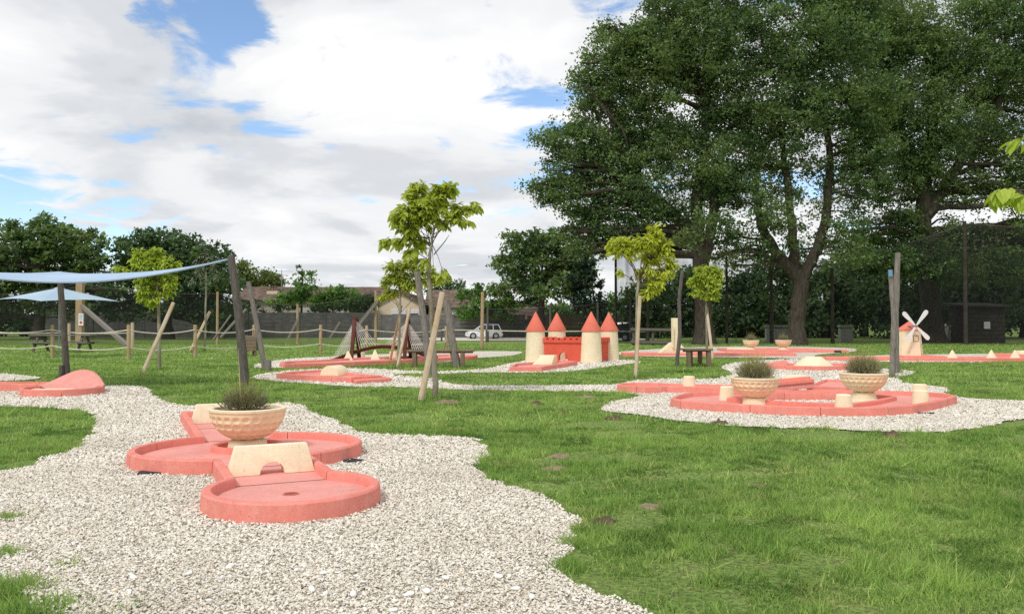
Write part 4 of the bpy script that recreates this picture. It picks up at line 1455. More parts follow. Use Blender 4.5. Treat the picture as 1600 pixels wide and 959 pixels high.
# striped barrier tape in front of the parking lane
pts = [D(x, y, 60) for x, y in ((690, 515), (760, 516.5), (860, 518), (950, 517), (1010, 518.5))]
tp = thing('barrier_rope', 'pale rope barrier in front of the parked cars', 'rope barrier', (2, 60, 0))
MB().tube(pts, .045, 5).build('rope', 'rope', tp)
for x, y in ((690, 515), (760, 516.5), (860, 518), (950, 517), (1010, 518.5)):
    p = D(x, y, 60)
    MB().tube([(p.x, p.y, -.02), p + Vector((0, 0, .12))], .07, 7).build('post', 'wood_greydark', tp)
lr = thing('log_rail', 'low dark log rail at the edge of the lawn by the parked cars', 'rail', (4, 56, 0))
for x0, x1, yy in ((985, 1062, 515), (985, 1062, 535)):
    MB().tube([D(x0, yy, 52), D(x1, yy + 1, 52)], .11, 7).build('log', 'wood_greydark', lr)
for x in (990, 1020, 1055):
    p = D(x, 513, 52.1)
    MB().tube([(p.x, p.y, -.03), p], .09, 7).build('post', 'wood_greydark', lr)


# ---- nets on poles
def net(name, label, tops, Y, mat, brace=(), extra_posts=(), bottom=0.02, post_mat='wood_greydark', folds=0.0, post_r=.10):
    """tops: sight points of the upper edge; a post at each; the net hangs between them."""
    ys = Y if isinstance(Y, list) else [Y] * len(tops)
    P_ = [D(x, y, yy) for (x, y), yy in zip(tops, ys)]
    r = thing(name, label, 'net fence', (P_[0].x, P_[0].y, 0))
    for a_, b_ in zip(P_, P_[1:]):
        nx, nz = 24, 8
        vs = []
        for i in range(nx + 1):
            t = i / nx
            tp_ = a_.lerp(b_, t) + Vector((0, 0, -.35 * 4 * t * (1 - t) * min(1, (b_ - a_).length / 12)))
            for j in range(nz + 1):
                u = j / nz
                p = Vector((tp_.x, tp_.y, bottom + (tp_.z - bottom) * u))
                p.y += folds * mnoise.noise(Vector((p.x * 2.2, 3.1, p.z * .15))) + .05
                vs.append(p)
        MB().add(vs, [(i * (nz + 1) + j, (i + 1) * (nz + 1) + j, (i + 1) * (nz + 1) + j + 1, i * (nz + 1) + j + 1) for i in range(nx) for j in range(nz)]).build('net_panel', mat, r, smooth=True)
        MB().tube([vs[i * (nz + 1) + nz] for i in range(nx + 1)], .018, 4).build('top_wire', 'wood_greydark', r)
    for p in P_:
        MB().tube([(p.x, p.y, -.05), (p.x, p.y, p.z * .5), p + Vector((0, 0, .1))], [post_r, post_r * .9, post_r * .8], 8).build('post', post_mat, r, smooth=True)
    for (x0, y0), (x1, y1), w_ in brace:
        MB().tube([D(x0, y0, ys[0] - .1), D(x1, y1, ys[0] - .1)], w_, 7).build('brace', 'wood_grey', r, smooth=True)
    return r


NLY = 55.0
nl = net('net_fence', 'dark see-through net strung on posts along the left fence', [(-60, 462), (122, 442), (340, 458), (465, 477), (587, 456)], NLY, 'net_black', (((345, 527), (385, 483), .10), ((333, 531), (361, 492), .06)), post_mat='wood_post')
MB().box(D(125, 490, NLY - .25), (.42, .36, (538 - 440) / 1280 * NLY)).build('sign_post', 'wood_post', nl)
MB().bar(D(128, 478, NLY - .4), D(200, 541, NLY - 6), .22, .22).build('brace', 'wood_grey', nl)
MB().bar(D(449, 531, NLY - .4), D(466, 497, NLY - .2), .14, .14).build('brace', 'wood_grey', nl)
MB().bar(D(513, 531, NLY - .4), D(531, 503, NLY - .2), .12, .12).build('brace', 'wood_grey', nl)
MB().bar(D(550, 520, NLY - .4), D(590, 470, NLY - .2), .26, .20).build('brace', 'wood_grey', nl)
ps = thing('notice_board', 'white notice sheet with red sign fixed to the wide wooden post', 'notice', D(126, 510, NLY - .5))
pc_ = D(126.5, 499, NLY - .47)
MB().box(pc_, (.32, .02, .80)).build('sheet', 'paper', ps)
for k in range(5):
    MB().box(pc_ + Vector((0, -.014, .30 - .075 * k)), (.22, .006, .03)).build('print_line', 'print_blue', ps)
MB().add([pc_ + Vector((.10 * math.cos(k * .5236), -.016, -.2 + .10 * math.sin(k * .5236))) for k in range(12)], [tuple(range(12))]).build('red_sign', 'print_red', ps)

net('net_fence', 'dark see-through net on posts in front of the car park', [(762, 482), (860, 478), (934, 474), (985, 468)], 62.0, 'net_black', post_mat='wood_greydark')
net('net_fence', 'tall dark net hanging in folds beneath the oak trees', [(962, 398), (1012, 392), (1085, 396), (1135, 402), (1205, 408)], 57.0, 'net_fold', folds=.5, post_mat='shed_plank')
net('net_fence', 'high dark net along the wood at the right edge', [(1205, 412), (1300, 404), (1400, 385), (1507, 348), (1640, 352)], [57.0, 57.0, 56.0, 54.0, 53.0], 'net_black', folds=.15, post_r=.14, post_mat='shed_plank')

# ---- slab wall behind, built of posts and planks
WY = 80.0


def slab_wall(name, label, x0, x1, ztop, mat, bay=2.5, rows=6, Y=WY):
    r = thing(name, label, 'wall', (x0, Y, 0))
    nb = max(1, round((x1 - x0) / bay))
    b = (x1 - x0) / nb
    ph = ztop / rows
    pm = None
    for i in range(nb + 1):
        MB().box((x0 + i * b, Y, ztop / 2 + .02), (.16, .18, ztop + .05)).build('post', mat, r)
    for i in range(nb):
        for j in range(rows):
            c_ = Vector((x0 + (i + .5) * b, Y + .02 * ((i * 7 + j * 3) % 3 - 1), ph * (j + .5)))
            if pm is None:
                o = MB().box((0, 0, 0), (b - .15, .09, ph - .012)).build('plank', mat, None, bevel=.0)
                pm = o
            else:
                o = pm.copy()
                C.objects.link(o)
            o.parent = r
            o.location = c_ - r.location
    return r


slab_wall('slab_wall', 'dark grey wall of stacked concrete planks behind the left net', -46.0, -13.2, 2.45, 'wall_concrete')
slab_wall('slab_wall', 'grey stacked plank wall in front of the houses', -12.8, 1.2, 2.25, 'wall_concrete')
slab_wall('slab_wall', 'brown plank fence behind the castle towers', 1.6, 14.5, 2.15, 'fence_brown', Y=81.0)


# ---- houses
def gable(name, label, x0, x1, Y0, Y1, ze, zr, wall, along_x=True, over=.5, windows=(), doors=()):
    r = thing(name, label, 'house', ((x0 + x1) / 2, Y0, 0))
    m = MB()
    if along_x:
        ym = (Y0 + Y1) / 2
        m.add([(x0, Y0, 0), (x1, Y0, 0), (x1, Y1, 0), (x0, Y1, 0), (x0, Y0, ze), (x1, Y0, ze), (x1, Y1, ze), (x0, Y1, ze), (x0, ym, zr - .1), (x1, ym, zr - .1)],
              [(0, 1, 5, 4), (2, 3, 7, 6), (1, 2, 6, 9, 5), (3, 0, 4, 8, 7)])
        sl_ = (zr - ze) / (ym - Y0)
        quads = [[(x0 - over, Y0 - over, ze - over * sl_), (x1 + over, Y0 - over, ze - over * sl_), (x1 + over, ym, zr), (x0 - over, ym, zr)],
                 [(x0 - over, Y1 + over, ze - over * sl_), (x1 + over, Y1 + over, ze - over * sl_), (x1 + over, ym, zr), (x0 - over, ym, zr)]]
    else:
        xm = (x0 + x1) / 2
        m.add([(x0, Y0, 0), (x1, Y0, 0), (x1, Y1, 0), (x0, Y1, 0), (x0, Y0, ze), (x1, Y0, ze), (x1, Y1, ze), (x0, Y1, ze), (xm, Y0, zr - .1), (xm, Y1, zr - .1)],
              [(0, 1, 5, 8, 4), (2, 3, 7, 9, 6), (1, 2, 6, 5), (3, 0, 4, 7)])
        sl_ = (zr - ze) / (xm - x0)
        quads = [[(x0 - over, Y0 - over, ze - over * sl_), (xm, Y0 - over, zr), (xm, Y1, zr), (x0 - over, Y1, ze - over * sl_)],
                 [(x1 + over, Y0 - over, ze - over * sl_), (xm, Y0 - over, zr), (xm, Y1, zr), (x1 + over, Y1, ze - over * sl_)]]
    m.build('wall', wall, r)
    for qd in quads:
        mm = MB().add(qd + [(x, y, z + .14) for x, y, z in qd], [(0, 1, 2, 3), (4, 5, 6, 7), (0, 1, 5, 4), (1, 2, 6, 5), (2, 3, 7, 6), (3, 0, 4, 7)])
        # tile courses as ridges
        a_, b_, c_, d_ = [Vector(x) + Vector((0, 0, .16)) for x in qd]
        for t in range(1, 12):
            mm.bar(a_.lerp(d_, t / 12), b_.lerp(c_, t / 12), .10, .06) if along_x else mm.bar(a_.lerp(b_, t / 12), d_.lerp(c_, t / 12), .10, .06)
        mm.build('roof_slope', 'tile_roof', r)
    for (wx0, wx1, z0, z1) in windows:
        w_ = MB().box(((wx0 + wx1) / 2, Y0 - .02, (z0 + z1) / 2), (wx1 - wx0, .12, z1 - z0)).build('window_frame', 'shutter_white', r)
        MB().box(((wx0 + wx1) / 2, Y0 - .05, (z0 + z1) / 2), (wx1 - wx0 - .2, .12, z1 - z0 - .2)).build('pane', 'glass_dark', w_)
        MB().box(((wx0 + wx1) / 2, Y0 - .09, (z0 + z1) / 2 + (z1 - z0) * .2), (wx1 - wx0 - .16, .06, (z1 - z0) * .5)).build('shutter', 'shutter_white', w_)
    for (wx0, wx1, z1) in doors:
        MB().box(((wx0 + wx1) / 2, Y0 - .02, z1 / 2), (wx1 - wx0, .1, z1)).build('door', 'wood_greydark', r)
    return r


HY = 92.0
X = lambda px, Y=HY: D(px, 500, Y).x
Z = lambda py, Y=HY: D(800, py, Y).z
hA = gable('long_house', 'long low house with brown tiled roof behind the plank wall', X(372), X(592), HY, HY + 9, Z(467), Z(450, HY + 4.5), 'wall_pale', windows=((X(470), X(490), 1.4, 3.1), (X(520), X(538), 1.4, 3.1)), doors=((X(440), X(452), 2.6),))
cm = MB().box((X(418.5), HY + 2.0, (Z(479) + Z(452)) / 2), (1.2, 1.0, Z(452) - Z(479)))
chm = cm.build('chimney', 'wall_cream', hA)
MB().box((X(418.5), HY + 2.0, Z(451)), (1.4, 1.2, .12)).build('chimney_cap', 'tile_roof', chm)
for k in range(3):
    MB().lathe([(.12, 0), (.15, .4)], 8, (X(414 + 4.5 * k), HY + 2.0, Z(450.5))).build('chimney_pot', 'tile_roof', chm)
m = MB().tube([(X(428), HY + 3, Z(455)), (X(428), HY + 3, Z(418))], .04, 5)
for k, (y, w_) in enumerate(((421, 1.3), (427, .8), (433, 1.0))):
    m.tube([(X(428) - w_ * .35, HY + 3, Z(y)), (X(428) + w_, HY + 3, Z(y))], .025, 4)
m.build('aerial', 'metal_grey', hA)
hB = gable('gabled_house', 'cream house with gable end facing the lawn', X(604), X(664), HY - 6, HY + 10, Z(473, HY - 6), Z(455, HY - 6), 'wall_cream', False, .35,
           windows=((X(611, HY - 6), X(635, HY - 6), Z(497, HY - 6), Z(483, HY - 6)), (X(640, HY - 6), X(655, HY - 6), Z(494, HY - 6), Z(484, HY - 6))))
hC = gable('side_house', 'low cream house wing with tiled roof left of the gable', X(578), X(600), HY - 4, HY + 5, Z(466, HY - 4), Z(452, HY), 'wall_cream', windows=((X(584, HY - 4), X(592, HY - 4), 1.8, 3.2),))
hD = gable('rear_house', 'tiled roof of a house right of the staked tree', X(668), X(732), HY + 1, HY + 9, Z(478), Z(455, HY + 5), 'wall_pale', windows=((X(700), X(712), 1.4, 3.0),))
# dark awning roof under the gable house, and barn
tag(MB().box((X(636, 84), 84, Z(502, 84)), (5.2, 2.2, .35), .0, .12).build('lean_to_roof', 'slate_dark', origin=(X(636, 84), 84, 0)), 'dark lean-to roof in front of the cream gable', 'shed roof')
bn = gable('barn', 'dark grey barn half hidden behind bushes', X(756, 88), X(838, 88), 88, 94, Z(497, 88), Z(482, 91), 'wall_concrete', doors=((X(768, 88), X(782, 88), 3.0),))


# ---- cars
def car(name, label, c, rz, paint, L_=3.75, W_=1.62, H_=1.40, tall=False):
    r = thing(name, label, 'car', (c[0], c[1], 0))
    ca, sn = math.cos(rz), math.sin(rz)
    o = Vector((c[0], c[1], 0))
    ax, ay = Vector((ca, sn, 0)), Vector((-sn, ca, 0))
    T = lambda x, y, z: o + ax * x + ay * y + Vector((0, 0, z))
    # lower body: loft of cross sections along the length
    prof = [(-.5, .38, .62), (-.49, .28, .80), (-.44, .22, .90), (-.25, .20, .93), (.10, .20, .90), (.22, .20, .86), (.38, .21, .76), (.46, .24, .66), (.495, .30, .56), (.5, .38, .5)]
    rings = []
    for fx, z0, z1 in prof:
        x = fx * L_
        k = 1 - .16 * max(0, abs(fx) - .38) / .12
        w_ = W_ / 2 * k
        z0, z1 = z0 * H_ / 1.4, z1 * H_ / 1.4
        zm = z0 + (z1 - z0) * .55
        rings.append([T(x, -w_ * .92, z0), T(x, -w_, zm), T(x, -w_ * .93, z1), T(x, 0, z1 + .02), T(x, w_ * .93, z1), T(x, w_, zm), T(x, w_ * .92, z0)])
    k = 7
    m = MB().add([p for q in rings for p in q], [(i * k + j, i * k + (j + 1) % k, (i + 1) * k + (j + 1) % k, (i + 1) * k + j) for i in range(len(rings) - 1) for j in range(k)] + [tuple(range(k)), tuple((len(rings) - 1) * k + j for j in range(k))[::-1]])
    m.build('body', paint, r, smooth=True)
    # cabin: pillars and roof in paint, glass inset
    zb, zt = .88 * H_ / 1.4, H_
    base = [(-.46, .70), (.24, .70)]
    roof = [(-.38, .56), (.04, .56)]
    gb = [T(-.46 * L_, -.72, zb), T(.25 * L_, -.72, zb), T(.25 * L_, .72, zb), T(-.46 * L_, .72, zb), T(-.39 * L_, -.56, zt - .04), T(.05 * L_, -.56, zt - .04), T(.05 * L_, .56, zt - .04), T(-.39 * L_, .56, zt - .04)]
    MB().add(gb, [(3, 2, 1, 0), (4, 5, 6, 7), (0, 1, 5, 4), (1, 2, 6, 5), (2, 3, 7, 6), (3, 0, 4, 7)]).build('windows', 'glass_dark', r, bevel=.03)
    MB().add([T(-.405 * L_, -.58, zt - .05), T(.05 * L_, -.58, zt - .05), T(.05 * L_, .58, zt - .05), T(-.405 * L_, .58, zt - .05), T(-.37 * L_, -.5, zt), T(.02 * L_, -.5, zt), T(.02 * L_, .5, zt), T(-.37 * L_, .5, zt)],
             [(3, 2, 1, 0), (4, 5, 6, 7), (0, 1, 5, 4), (1, 2, 6, 5), (2, 3, 7, 6), (3, 0, 4, 7)]).build('roof', paint, r, bevel=.02)
    for s_ in (-1, 1):
        for x0, x1 in ((-.445, -.385), (-.24, -.235), (-.055, -.065), (.245, .045)):
            MB().bar(T(x0 * L_, s_ * .725, zb), T(x1 * L_, s_ * .575, zt - .04), .07, .05).build('pillar', paint, r)
        for x in (-.31, .31):
            w_ = MB().tube([T(x * L_, s_ * (W_ / 2 - .16), .29), T(x * L_, s_ * (W_ / 2 + .02), .29)], .29, 20).build('tyre', 'tyre', r, smooth=True)
            MB().tube([T(x * L_, s_ * (W_ / 2 - .05), .29), T(x * L_, s_ * (W_ / 2 + .035), .29)], .175, 14).build('rim', 'rim', w_, smooth=True)
        MB().box(T(.468 * L_, s_ * .56, .58 * H_ / 1.4), (.16, .30, .13), rz).build('headlight', 'lamp_clear', r, bevel=.02)
        MB().box(T(-.488 * L_, s_ * .62, .72 * H_ / 1.4), (.07, .14, .26), rz).build('tail_light', 'lamp_red', r)
        MB().box(T(.17 * L_, s_ * (W_ / 2 + .06), .93 * H_ / 1.4), (.10, .16, .11), rz).build('mirror', paint, r)
    MB().box(T(.49 * L_, 0, .36), (.12, W_ * .8, .14), rz).build('bumper', paint, r, bevel=.02)
    MB().box(T(-.49 * L_, 0, .40), (.12, W_ * .8, .16), rz).build('bumper', paint, r, bevel=.02)
    return r


cw = D(756, 529, 73.0)
car('parked_car', 'small white hatchback parked beyond the rope barrier', (cw.x, cw.y), math.pi + .12, 'car_white', 3.25, 1.5, 1.32)
cd = D(958, 530, 66.0)
car('parked_car', 'dark blue car partly hidden behind the castle', (cd.x, cd.y), math.pi - .35, 'car_navy', 3.7, 1.6, 1.52)

# ---- things behind the right net
for (x0, x1, y0, y1, Y, lb) in ((1196, 1233, 508, 534, 62, 'grey stone panel left of the middle oak trunk'), (1311, 1331, 508, 534, 61, 'pale stone pillar right of the middle oak trunk'), (1478, 1500, 508, 541, 60, 'pale grey panel left of the dark shed')):
    a_, b_ = D(x0, y1, Y), D(x1, y0, Y)
    r = thing('stone_pillar', lb, 'pillar', ((a_.x + b_.x) / 2, Y, 0))
    MB().box(((a_.x + b_.x) / 2, Y, b_.z / 2 - .12), (b_.x - a_.x - .06, .5, b_.z - .24)).build('shaft', 'stone_grey', r, bevel=.03)
    MB().box(((a_.x + b_.x) / 2, Y, b_.z - .08), (b_.x - a_.x + .06, .6, .16)).build('cap', 'stone_grey', r, bevel=.02)
a_, b_ = D(1507, 545, 58), D(1570, 478, 58)
sh = thing('dark_shed', 'dark plank shed with small pale window behind the net', 'shed', ((a_.x + b_.x) / 2, 58, 0))
nb = 9
for k in range(nb):
    MB().box(((a_.x + b_.x) / 2, 58 - .02 * (k % 2), b_.z * (k + .5) / nb), (b_.x - a_.x, .06, b_.z / nb - .02)).build('plank', 'shed_plank', sh)
MB().box(((a_.x + b_.x) / 2, 59.1, b_.z / 2), (b_.x - a_.x, 2.0, b_.z)).build('core', 'shed_plank', sh)
MB().box(((a_.x + b_.x) / 2, 59, b_.z + .1), (b_.x - a_.x + .5, 2.8, .12), 0, .08).build('roof', 'slate_dark', sh)
w_ = D(1542, 508, 57.9)
MB().box(w_, (.42, .08, .5)).build('window', 'shutter_white', sh)


# ------------------------------------------------------------------ trees
def unit(a):
    return a / np.maximum(np.linalg.norm(a, axis=1)[:, None], 1e-9)


def leaf_faces(c, size, g, up=.5, wr=.9):
    """Small pointed leaf faces at points c."""
    n = len(c)
    nrm = unit(g.normal(0, 1, (n, 3)) + np.array([0, 0, up]))
    d = unit(np.cross(nrm, g.normal(0, 1, (n, 3))))
    s = np.cross(nrm, d)
    L_ = (size * g.uniform(.6, 1.3, n))[:, None]
    v = np.stack([c - d * L_ * .45 - s * L_ * wr * .42, c - d * L_ * .3 + s * L_ * wr * .5, c + d * L_ * .6], 1).reshape(-1, 3)
    return v, np.arange(3 * n).reshape(-1, 3)


def lobe_points(c, rx, ry, rz, n, g, cl_r, per=55, hollow=.35):
    """Leaf positions gathered in clumps inside an uneven ellipsoid, denser towards its outside."""
    nc = max(3, n // per)
    d = unit(g.normal(0, 1, (nc, 3)))
    ph = g.uniform(0, 6.28, 6)
    bumpy = 1 + .16 * np.sin(3 * d[:, 0] + ph[0] + 2 * d[:, 2]) + .14 * np.sin(4 * d[:, 2] + ph[1]) + .12 * np.sin(5 * d[:, 1] + ph[2] + 3 * d[:, 0])
    rr = (hollow + (1 - hollow) * g.uniform(0, 1, nc) ** .6) * bumpy
    cc = np.array(c) + d * rr[:, None] * np.array([rx, ry, rz])
    k = g.integers(0, nc, n)
    sz = (cl_r * g.uniform(.6, 1.3, nc))[k][:, None]
    off = g.normal(0, 1, (n, 3)) * np.array([.55, .55, .34])
    tint_c = np.clip(g.normal(.42, .26, nc), 0, 1)
    return cc[k] + off * sz, tint_c[k], cc


def big_tree(name, label, Y, trunk, lobes, leaf=.26, cov=3.0, mat='leaf_oak', bark='bark_oak', seed=1, group=None, limbs=(), cl_r=.8, per=55, up=.5, cat='tree', hollow=.35, sat=0):
    """trunk: [(px, py, radius_m)...]; lobes: (px, py, rx_px, ry_px[, dY[, cov]])."""
    g = np.random.default_rng(seed)
    R = random.Random(seed)
    tp = [D(x, y, Y) for x, y, _ in trunk]
    tp[0].z = -.1
    r = thing(name, label, cat, (tp[0].x, tp[0].y, 0), group)
    mb = MB()

    def limb(pts, rads, n=9, flare=False):
        nonlocal mb
        fine, rr = [], []
        for i in range(len(pts) - 1):
            k = 5
            L_ = (pts[i + 1] - pts[i]).length
            for j in range(k):
                t = j / k
                w_ = 0 if j == 0 else .03 * L_
                fine.append(pts[i].lerp(pts[i + 1], t) + Vector((R.uniform(-1, 1), R.uniform(-1, 1), R.uniform(-1, 1))) * w_)
                rr.append(rads[i] + (rads[i + 1] - rads[i]) * t)
        fine.append(pts[-1])
        rr.append(rads[-1])
        if flare:
            rr[0] *= 1.5
            rr[1] *= 1.18
        mb.tube(fine, rr, n, wob=.12)
        return fine, rr
    nodes = []
    f_, rr_ = limb(tp, [q[2] for q in trunk], 14, True)
    nodes += list(zip(f_, rr_))[len(f_) // 3:]
    for lm in limbs:
        pts = [D(x, y, Y + (q[3] if len(q) > 3 else 0)) for q in lm for x, y in (q[:2],)]
        f_, rr_ = limb(pts, [q[2] for q in lm], 9)
        nodes += list(zip(f_, rr_))[1:]
    mb.build('trunk', bark, r, smooth=True)
    allv, allt = [], []
    extra = []
    for lb in lobes:                     # small side clumps break up the outline of each bough
        for q in range(sat):
            an, kk = R.uniform(0, 6.28), R.uniform(.22, .42)
            rr = R.uniform(.85, 1.25)
            extra.append((lb[0] + math.cos(an) * lb[2] * rr, lb[1] + math.sin(an) * lb[3] * rr, lb[2] * kk, lb[3] * kk * .8, R.uniform(-1, 1) * lb[2] * Y / 1280, R.uniform(.5, 1.2)))
    for lb in list(lobes) + extra:
        x, y, rxp, ryp = lb[:4]
        dY = lb[4] if len(lb) > 4 else R.uniform(-.5, .5) * rxp * Y / 1280
        cv = lb[5] * 1.7 if len(lb) > 5 else cov
        c = D(x, y, Y + dY)
        k = Y / 1280
        rx, rz = rxp * k, ryp * k
        n = int(cv * math.pi * rx * rz / (leaf * leaf * .62 * .5 * .6))
        p, t, cc = lobe_points(c, rx, (rx + rz) / 2, rz, n, g, cl_r, per, hollow)
        keep = p[:, 2] > .05
        allv.append(p[keep])
        allt.append(t[keep])
        if nodes:
            cands = [(nd, rad) for nd, rad in nodes if nd.z < c.z + rz * .4] or nodes
            nd, rad = min(cands, key=lambda q: (q[0] - c).length)
            mb = MB()
            mid = nd.lerp(c, .5) + Vector((R.uniform(-1, 1), R.uniform(-1, 1), R.uniform(0, 1))) * (c - nd).length * .12
            r0 = min(rad * .7, max(.02, (c - nd).length * .028))
            f_, rr_ = limb([nd, mid, c], [r0, r0 * .7, r0 * .4], 6)
            for q in cc[g.permutation(len(cc))[:7]]:
                b_ = f_[R.randrange(len(f_) // 2, len(f_))]
                mb.tube([b_, b_.lerp(Vector(q), .55) + Vector((0, 0, .04 * (Vector(q) - b_).length)), Vector(q)], [r0 * .32, r0 * .2, r0 * .08], 4, cap=False)
            mb.build('branch', bark, r, smooth=True)
    p = np.concatenate(allv)
    t = np.concatenate(allt)
    v, f = leaf_faces(p, leaf, g, up)
    tv = np.repeat(np.clip(t + g.normal(0, .16, len(p)), 0, 1), 3)
    np_mesh('crown', v, f, mat, tv, r)['kind'] = 'stuff'
    return r


# the three great oaks
big_tree('oak_tree', 'great dark oak, leftmost of the three, leaning limb over the castle side', 54.0,
         [(1101, 541, .62), (1098, 470, .54), (1094, 400, .50), (1088, 330, .42), (1100, 250, .36), (1105, 150, .25)],
         [(882, 292, 44, 40), (905, 222, 48, 46), (935, 140, 44, 50), (968, 92, 42, 44), (950, 262, 58, 54), (990, 188, 66, 64), (1000, 318, 54, 38), (918, 345, 42, 26), (1032, 100, 64, 64), (1058, 235, 66, 62),
          (1048, 30, 62, 46), (1048, 336, 40, 22), (1112, 292, 46, 40), (1135, 180, 66, 66), (1115, 72, 66, 56), (1105, -25, 80, 46), (960, 375, 34, 14, 0, .8), (858, 305, 22, 18, 0, .8), (930, 385, 22, 14, 0, .8), (1020, 380, 30, 12, 0, .6), (900, 375, 34, 18, 0, .8), (980, 360, 40, 20, 0, .8), (1075, 372, 24, 14, -3, .8), (1120, 345, 34, 22, -3, .9), (868, 245, 16, 22, 0, .6), (905, 118, 14, 18, 0, .7), (958, 55, 16, 20, 0, .7)],
         limbs=[[(1093, 395, .42), (1070, 350, .34), (1040, 320, .24), (1000, 290, .14)], [(1096, 420, .42), (1112, 350, .34), (1120, 280, .26), (1140, 200, .16)]], leaf=.185, cov=2.5, seed=21, group='great oaks', cl_r=.55, per=26, hollow=.2, sat=4)
big_tree('oak_tree', 'great oak in the middle, forked grey trunk behind the distant planters', 53.0,
         [(1243, 542, .58), (1246, 490, .52), (1252, 445, .50), (1246, 420, .44)],
         [(1190, 225, 58, 56), (1262, 172, 76, 62), (1212, 100, 76, 66), (1285, 62, 76, 66), (1334, 160, 66, 66), (1335, 262, 42, 44), (1245, -22, 90, 48), (1165, 288, 44, 30), (1336, 330, 26, 34, 0, .8), (1306, 372, 46, 18, 0, .8),
          (1158, 372, 40, 18, 0, .9), (1186, 398, 40, 14, 0, .8), (1222, 345, 30, 18, 0, .6), (1352, 235, 46, 46), (1268, 262, 44, 26, 0, .55), (1215, 300, 30, 26, 0, .45), (1290, 320, 30, 30, 0, .35), (1340, 20, 60, 56), (1200, 330, 40, 26, -2, .8), (1330, 400, 40, 18, -2, .8), (1255, 390, 26, 18, 3, .6), (1140, 395, 34, 18, 2, .8)],
         limbs=[[(1244, 432, .40), (1212, 395, .33), (1188, 350, .26), (1180, 290, .2), (1190, 220, .12)], [(1244, 425, .36), (1238, 370, .30), (1232, 310, .24), (1225, 240, .2), (1215, 140, .1)],
                [(1252, 440, .4), (1278, 390, .34), (1292, 330, .29), (1298, 260, .23), (1290, 180, .18), (1285, 80, .1)]], leaf=.185, cov=2.1, seed=22, group='great oaks', cl_r=.55, per=26, hollow=.2, sat=4)
big_tree('oak_tree', 'great oak on the right, trunk rising behind the windmill', 59.0,
         [(1457, 545, .85), (1455, 480, .68), (1446, 400, .60), (1442, 330, .52), (1450, 240, .45), (1470, 140, .3)],
         [(1418, 262, 52, 52), (1400, 160, 62, 66), (1472, 205, 64, 60), (1432, 62, 74, 66), (1505, 100, 74, 66), (1545, 215, 58, 52), (1562, 20, 88, 58), (1600, 140, 62, 66), (1376, 60, 64, 64), (1480, 290, 52, 32, 0, 1.0),
          (1556, 296, 46, 28, 0, .9), (1612, 262, 46, 46), (1408, 345, 38, 34), (1440, 385, 46, 22), (1500, 368, 46, 22), (1585, 372, 46, 22), (1385, 280, 18, 26, 0, .6), (1650, 60, 60, 80), (1640, 330, 50, 40), (1370, 370, 40, 26, 2), (1400, 410, 50, 24, -3), (1480, 420, 56, 26, -3), (1560, 410, 50, 30, -2), (1365, 180, 40, 50)],
         limbs=[[(1444, 340, .5), (1490, 270, .38), (1540, 200, .28), (1585, 90, .16)], [(1444, 320, .45), (1420, 250, .34), (1400, 160, .2)], [(1500, 255, .34), (1560, 170, .24), (1570, 60, .12)]], leaf=.185, cov=2.3, seed=23, group='great oaks', cl_r=.55, per=26, hollow=.2, sat=4)

# wood behind the right net
WOOD = [(1010, 78, 478, 34, 46, 'bushy tree'), (1075, 84, 470, 46, 50, 0), (1160, 80, 478, 50, 50, 0), (1225, 88, 466, 50, 52, 0), (1290, 78, 470, 48, 52, 0), (1350, 86, 440, 46, 66, 0), (1405, 76, 456, 46, 62, 0), (1470, 84, 440, 50, 70, 0), (1530, 74, 440, 52, 72, 0), (1600, 80, 430, 56, 80, 0), (1665, 76, 430, 50, 80, 0)]
WL = ['dark round tree behind the tall folded net, left end of the wood', 'dark tree of the wood behind the crooked dark pole', 'dark tree of the wood above the left distant planter', 'dark tree of the wood behind the middle oak trunk',
      'dark tree of the wood right of the middle oak trunk', 'dark tree of the wood left of the paired grey poles', 'dark tree of the wood behind the paired grey poles', 'dark tree of the wood behind the windmill sails',
      'dark tree of the wood above the dark shed', 'dark tall tree of the wood at the right edge', 'dark tree of the wood cut off by the right edge']
for k, (x, Y, y, rx, ry, _) in enumerate(WOOD):
    big_tree('wood_tree', WL[k], Y, [(x, 505 + 1792 / Y, .35), (x + 4, y + 10, .25), (x - 3, y - 30, .12)],
             [(x, y, rx, ry, 0), (x - rx * .4, y + ry * .55, rx * .8, ry * .5, 0), (x + rx * .45, y + ry * .5, rx * .8, ry * .55, 0), (x + rx * .2, y - ry * .6, rx * .6, ry * .45, 0)],
             leaf=.45, cov=3.2, mat='leaf_dark', seed=60 + k, group='trees of the wood behind the net', cl_r=1.0, per=30)

# left background trees
big_tree('broad_tree', 'broad dark tree at the left edge behind the sail', 70.0, [(60, 532, .5), (62, 470, .4), (58, 420, .25)],
         [(20, 395, 46, 38), (62, 375, 44, 32), (105, 385, 46, 34), (145, 400, 30, 30), (40, 440, 56, 32), (110, 440, 56, 34), (20, 478, 50, 24, 0, 1.0), (-30, 410, 46, 46), (-40, 470, 50, 40), (160, 455, 26, 34, 0, .8), (90, 480, 40, 16, 0, .8), (72, 350, 22, 14, 0, .8)],
         leaf=.36, cov=3.0, mat='leaf_oak', seed=31, cl_r=.6, per=30, sat=3)
big_tree('broad_tree', 'dark spreading tree behind the bright young tree', 72.0, [(262, 532, .45), (262, 470, .35), (258, 420, .2)],
         [(210, 395, 30, 28), (245, 385, 40, 26), (285, 395, 40, 28), (320, 412, 34, 26), (230, 430, 40, 36), (290, 440, 50, 36), (338, 450, 32, 40), (195, 440, 18, 30, 0, .7), (180, 480, 40, 26, 0, .9), (250, 480, 60, 26, 0, 1.1), (330, 490, 40, 24), (222, 372, 20, 12, 0, .8), (345, 405, 18, 16, 0, .7)],
         leaf=.36, cov=3.0, mat='leaf_dark', seed=32, cl_r=.6, per=30, sat=3)
